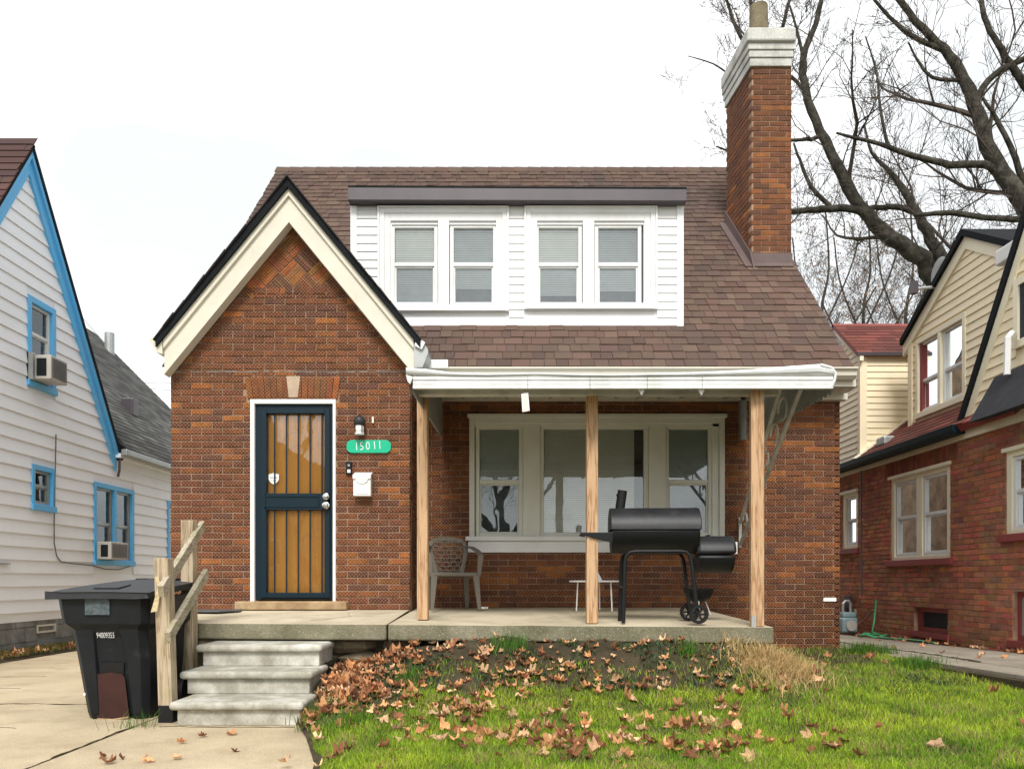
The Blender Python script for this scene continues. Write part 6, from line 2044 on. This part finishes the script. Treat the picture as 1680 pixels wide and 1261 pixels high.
# low weeds in the bare bank
u_, v_ = scatter(20000, -1.2, 3.4, 5.5, 6.6)
q = bil(PN2, u_, v_) + 0.6 * bil(PN, u_, v_)
k = (q > 0.06) & (v_ < np.where(u_ < 2.0, 6.2, 8.4)) & (v_ > 5.45)
u_, v_ = u_[k], v_[k]
col = np.array([0.055, 0.085, 0.03]) * RNG.uniform(0.6, 1.6, (len(u_), 1)) + RNG.uniform(0, 0.03, (len(u_), 3))
blades('weeds', u_, v_, bil(HG, u_, v_), RNG.uniform(0.015, 0.05, len(u_)), RNG.uniform(0.008, 0.016, len(u_)), col, 1.4)
tu, tv = [], []
for (cx_, cy_, n_, r_) in ((-0.06, 6.08, 160, 0.07), (0.05, 6.05, 90, 0.05), (1.36, 6.0, 120, 0.05), (-1.33, 5.35, 200, 0.07), (-1.05, 4.95, 160, 0.08), (3.75, 8.2, 700, 0.12), (3.66, 7.0, 500, 0.10), (-2.56, 5.38, 45, 0.07), (-0.75, 5.75, 120, 0.06)):
    tu.append(RNG.normal(cx_, r_, n_)); tv.append(RNG.normal(cy_, r_, n_))
tu, tv = np.concatenate(tu), np.concatenate(tv)
tz = np.where(tu < -2, 0.0, bil(HG, tu, tv))
col = np.array([0.07, 0.17, 0.02]) * RNG.uniform(0.6, 1.5, (len(tu), 1))
blades('tall_grass', tu, tv, tz, RNG.uniform(0.05, 0.15, len(tu)), RNG.uniform(0.003, 0.006, len(tu)), col, 0.8)
# weeds along the white house foundation
n = 9000
v_ = RNG.uniform(8.5, 14.5, n)
u_ = -6.56 + np.abs(RNG.normal(0, 0.14, n))
col = np.where((RNG.uniform(0, 1, n) < 0.5)[:, None], np.array([0.11, 0.14, 0.03]), np.array([0.24, 0.15, 0.06])) * RNG.uniform(0.5, 1.3, (n, 1))
blades('foundation_weeds', u_, v_, np.full(n, 0.05), RNG.uniform(0.02, 0.09, n), RNG.uniform(0.006, 0.016, n), col, 1.2)

# --- fallen leaves
rl_ = random.Random(77)
def leaf_shape(seed):
    r = random.Random(seed)
    lobes = []
    for k in range(5):
        a = R(-90 + 72 * k + r.uniform(-8, 8)) + math.pi
        big = [0.75, 0.95, 1.05, 0.98, 0.72][k] * r.uniform(0.85, 1.1)
        lobes.append((a, big))
    pts = []
    for k in range(5):
        a, b = lobes[k]
        a2 = lobes[(k + 1) % 5][0]
        if a2 < a: a2 += 2 * math.pi
        pts += [(a - 0.26, b * r.uniform(0.74, 0.9)), (a, b * 0.97), (a + 0.26, b * r.uniform(0.7, 0.9)), ((a + a2) / 2, r.uniform(0.48, 0.62))]
    vs = [(0, 0, 0.0)]
    cu, cw = r.uniform(0.25, 0.8), r.uniform(-0.8, 0.8)
    for a, b in pts:
        x, y = math.cos(a) * b, math.sin(a) * b
        z = cu * b * b * (0.55 + 0.45 * math.sin(2 * a + cw * 4)) + cw * 0.3 * x * y + r.uniform(-0.06, 0.10)
        vs.append((x, y, z))
    n = len(pts)
    for k, (a, b) in enumerate(pts):                 # curled tips: bend the outer rim up or down
        x, y, z = vs[k + 1]
        s_ = r.uniform(-0.2, 0.75) * b * b
        vs[k + 1] = (x * (1 - 0.25 * abs(s_)), y * (1 - 0.25 * abs(s_)), z + s_ + 0.35 * abs(x) * (1 if seed % 2 else -0.5))
    inn = [(vs[i + 1][0] * 0.5, vs[i + 1][1] * 0.5, vs[i + 1][2] * 0.22 + r.uniform(-0.05, 0.05)) for i in range(n)]
    vs += inn
    fs = [(0, n + i + 1, n + (i + 1) % n + 1) for i in range(n)] + [(n + i + 1, i + 1, (i + 1) % n + 1, n + (i + 1) % n + 1) for i in range(n)]
    n = 2 * n
    vs += [(-0.03, -0.3, 0.02), (0.03, -0.3, 0.02), (0.05, -1.15, 0.12)]
    fs.append((n + 1, n + 2, n + 3))
    return vs, fs
LEAF = []
for k in range(6):
    m = MB()
    m.add(*leaf_shape(100 + k))
    LEAF.append(m.mesh('fallen_leaf', M['leaf']))
TONES = [('pale tan', (0.86, 0.56, 0.33)), ('orange tan', (0.76, 0.39, 0.18)), ('reddish brown', (0.38, 0.165, 0.08)), ('dark brown', (0.20, 0.085, 0.045))]
spots = []
def zone(n, fn, name):
    c = 0
    while c < n:
        x, y = fn()
        if x < lawn_edge(y) + 0.04 or x > 3.85: continue
        spots.append((x, y, name)); c += 1
zone(88, lambda: (lawn_edge(6) + abs(rl_.gauss(0.0, 0.28)) + 0.08, rl_.uniform(5.2, 6.42)), 'heaped beside the concrete steps')
cl = [(rl_.uniform(-1.1, 0.7), rl_.uniform(4.25, 5.75)) for _ in range(34)]
def clus():
    c = rl_.choice(cl)
    return c[0] + rl_.gauss(0, 0.16), c[1] + rl_.gauss(0, 0.13)
zone(124, clus, 'in the grass left of the middle porch post')
cl2 = [(rl_.uniform(0.6, 2.1), rl_.uniform(4.1, 5.7)) for _ in range(14)]
def clus2():
    c = rl_.choice(cl2)
    return c[0] + rl_.gauss(0, 0.12), c[1] + rl_.gauss(0, 0.08)
zone(46, clus2, 'in the grass before the smoker grill')
zone(20, lambda: (rl_.uniform(1.7, 3.5), rl_.uniform(4.1, 7.8)), 'in the lawn near the right side path')
zone(14, lambda: (rl_.uniform(-0.6, 2.0), rl_.uniform(5.75, 6.12)), 'on the bare bank under the porch edge')
for i, (x, y, zn) in enumerate(spots):
    tone, c = rl_.choices(TONES, [0.34, 0.34, 0.22, 0.10] if 'steps' not in zn else [0.15, 0.3, 0.35, 0.2])[0]
    o = bpy.data.objects.new('fallen_leaf', LEAF[i % 6])
    C.objects.link(o)
    s = rl_.uniform(0.036, 0.060)
    zg = float(bil(HG, np.array([x]), np.array([y]))[0])
    o.location = (x, y, zg + (rl_.uniform(0.012, 0.032) if 'grass' in zn or 'lawn' in zn else rl_.uniform(0.008, 0.06 if 'steps' in zn else 0.02)))
    o.rotation_euler = (rl_.gauss(0, 0.5), rl_.gauss(0, 0.5), rl_.uniform(0, 6.28))
    o.scale = (s, s, s)
    k = rl_.uniform(0.8, 1.15)
    o.color = (*[q * k for q in c], 1)
    tag(o, '%s curled dead leaf %s' % (tone, zn), 'fallen leaf', '%s dead leaves %s' % (tone, zn))
lit = MB()
def litter(n, fn, s0, s1, zfn):
    for _ in range(n):
        x, y = fn()
        vs, fs = leaf_shape(rl_.randrange(10 ** 6))
        s = rl_.uniform(s0, s1)
        rm = Matrix.Rotation(rl_.uniform(0, 6.28), 3, 'Z') @ Matrix.Rotation(rl_.gauss(0, 0.4), 3, 'X')
        c = rl_.choice(TONES)[1]
        k = rl_.uniform(0.55, 1.15)
        lit.col = tuple(q * k for q in c)
        o = Vector((x, y, zfn(x, y)))
        lit.add([o + rm @ (Vector(v) * s) for v in vs], fs)
hz_ = lambda x, y: float(bil(HG, np.array([x]), np.array([y]))[0]) + rl_.uniform(0.005, 0.03)
litter(300, lambda: (lawn_edge(6) + abs(rl_.gauss(0, 0.35)) + 0.05, rl_.uniform(5.2, 6.45)), 0.03, 0.06, hz_)
litter(150, lambda: (rl_.uniform(-1.0, 1.2), rl_.uniform(3.5, 6.0)), 0.015, 0.035, hz_)
litter(120, clus, 0.03, 0.055, lambda x, y: hz_(x, y) + 0.015)
litter(60, clus2, 0.03, 0.055, lambda x, y: hz_(x, y) + 0.015)
litter(260, lambda: (rl_.uniform(-1.2, 2.3), rl_.uniform(5.6, 6.25)), 0.015, 0.045, hz_)
litter(120, lambda: (-6.52 + abs(rl_.gauss(0, 0.16)), rl_.uniform(9, 14)), 0.03, 0.06, lambda x, y: 0.07)
litter(60, lambda: (5.42 - abs(rl_.gauss(0, 0.10)), rl_.uniform(8, 12)), 0.02, 0.05, lambda x, y: path_z(y) + 0.015)
litter(12, lambda: (rl_.uniform(-2.4, -1.3), rl_.uniform(3.6, 5.3)), 0.02, 0.05, lambda x, y: 0.01)
litter(10, lambda: (rl_.uniform(4.0, 5.2), rl_.uniform(7, 11)), 0.03, 0.05, lambda x, y: path_z(y) + 0.01)
kind(lit.build('leaf_litter', M['leaf_a']), 'stuff')

# --- cracks with soil in the concrete
ck = MB()
def crack(pts, r=0.006):
    out = []
    for a, b in zip(pts, pts[1:]):
        n_ = max(2, int((Vector(b) - Vector(a)).length / 0.07))
        for t in range(n_):
            p = Vector(a).lerp(Vector(b), t / n_)
            out.append(p + Vector((rl_.gauss(0, 0.010), rl_.gauss(0, 0.010), 0)))
    out.append(Vector(pts[-1]))
    r *= 0.6
    ck.tube(out, [max(0.0015, r * rl_.uniform(0.3, 1.3)) for _ in out], 4)
z0 = 0.001
crack([(-6.2, 6.38, z0), (-5.0, 6.34, z0), (-4.2, 6.40, z0), (-3.3, 6.36, z0)], 0.008)
crack([(-2.62, 5.42, z0), (-2.63, 4.9, z0), (-2.61, 4.2, z0), (-2.62, 3.4, z0)], 0.010)
crack([(-6.2, 8.3, z0), (-5.5, 8.15, z0), (-4.9, 8.2, z0)], 0.004)
crack([(-5.9, 7.2, z0), (-5.2, 7.4, z0), (-4.6, 7.3, z0)], 0.004)
crack([(-4.6, 5.2, z0), (-4.0, 5.5, z0), (-3.4, 5.35, z0)], 0.003)
crack([(-2.45, 5.40, z0), (-1.5, 5.38, z0)], 0.008)
crack([(4.2, 7.0, path_z(7) + 0.001), (4.3, 8.2, path_z(8.2) + 0.001), (4.22, 9.4, path_z(9.4) + 0.001), (4.35, 10.6, path_z(10.6) + 0.001)], 0.018)
crack([(-1.75, 6.75, zf(6.75)), (-1.5, 7.2, zf(7.2)), (-1.62, 7.7, zf(7.7))], 0.003)
kind(ck.build('crack_soil', M['soil']), 'stuff')
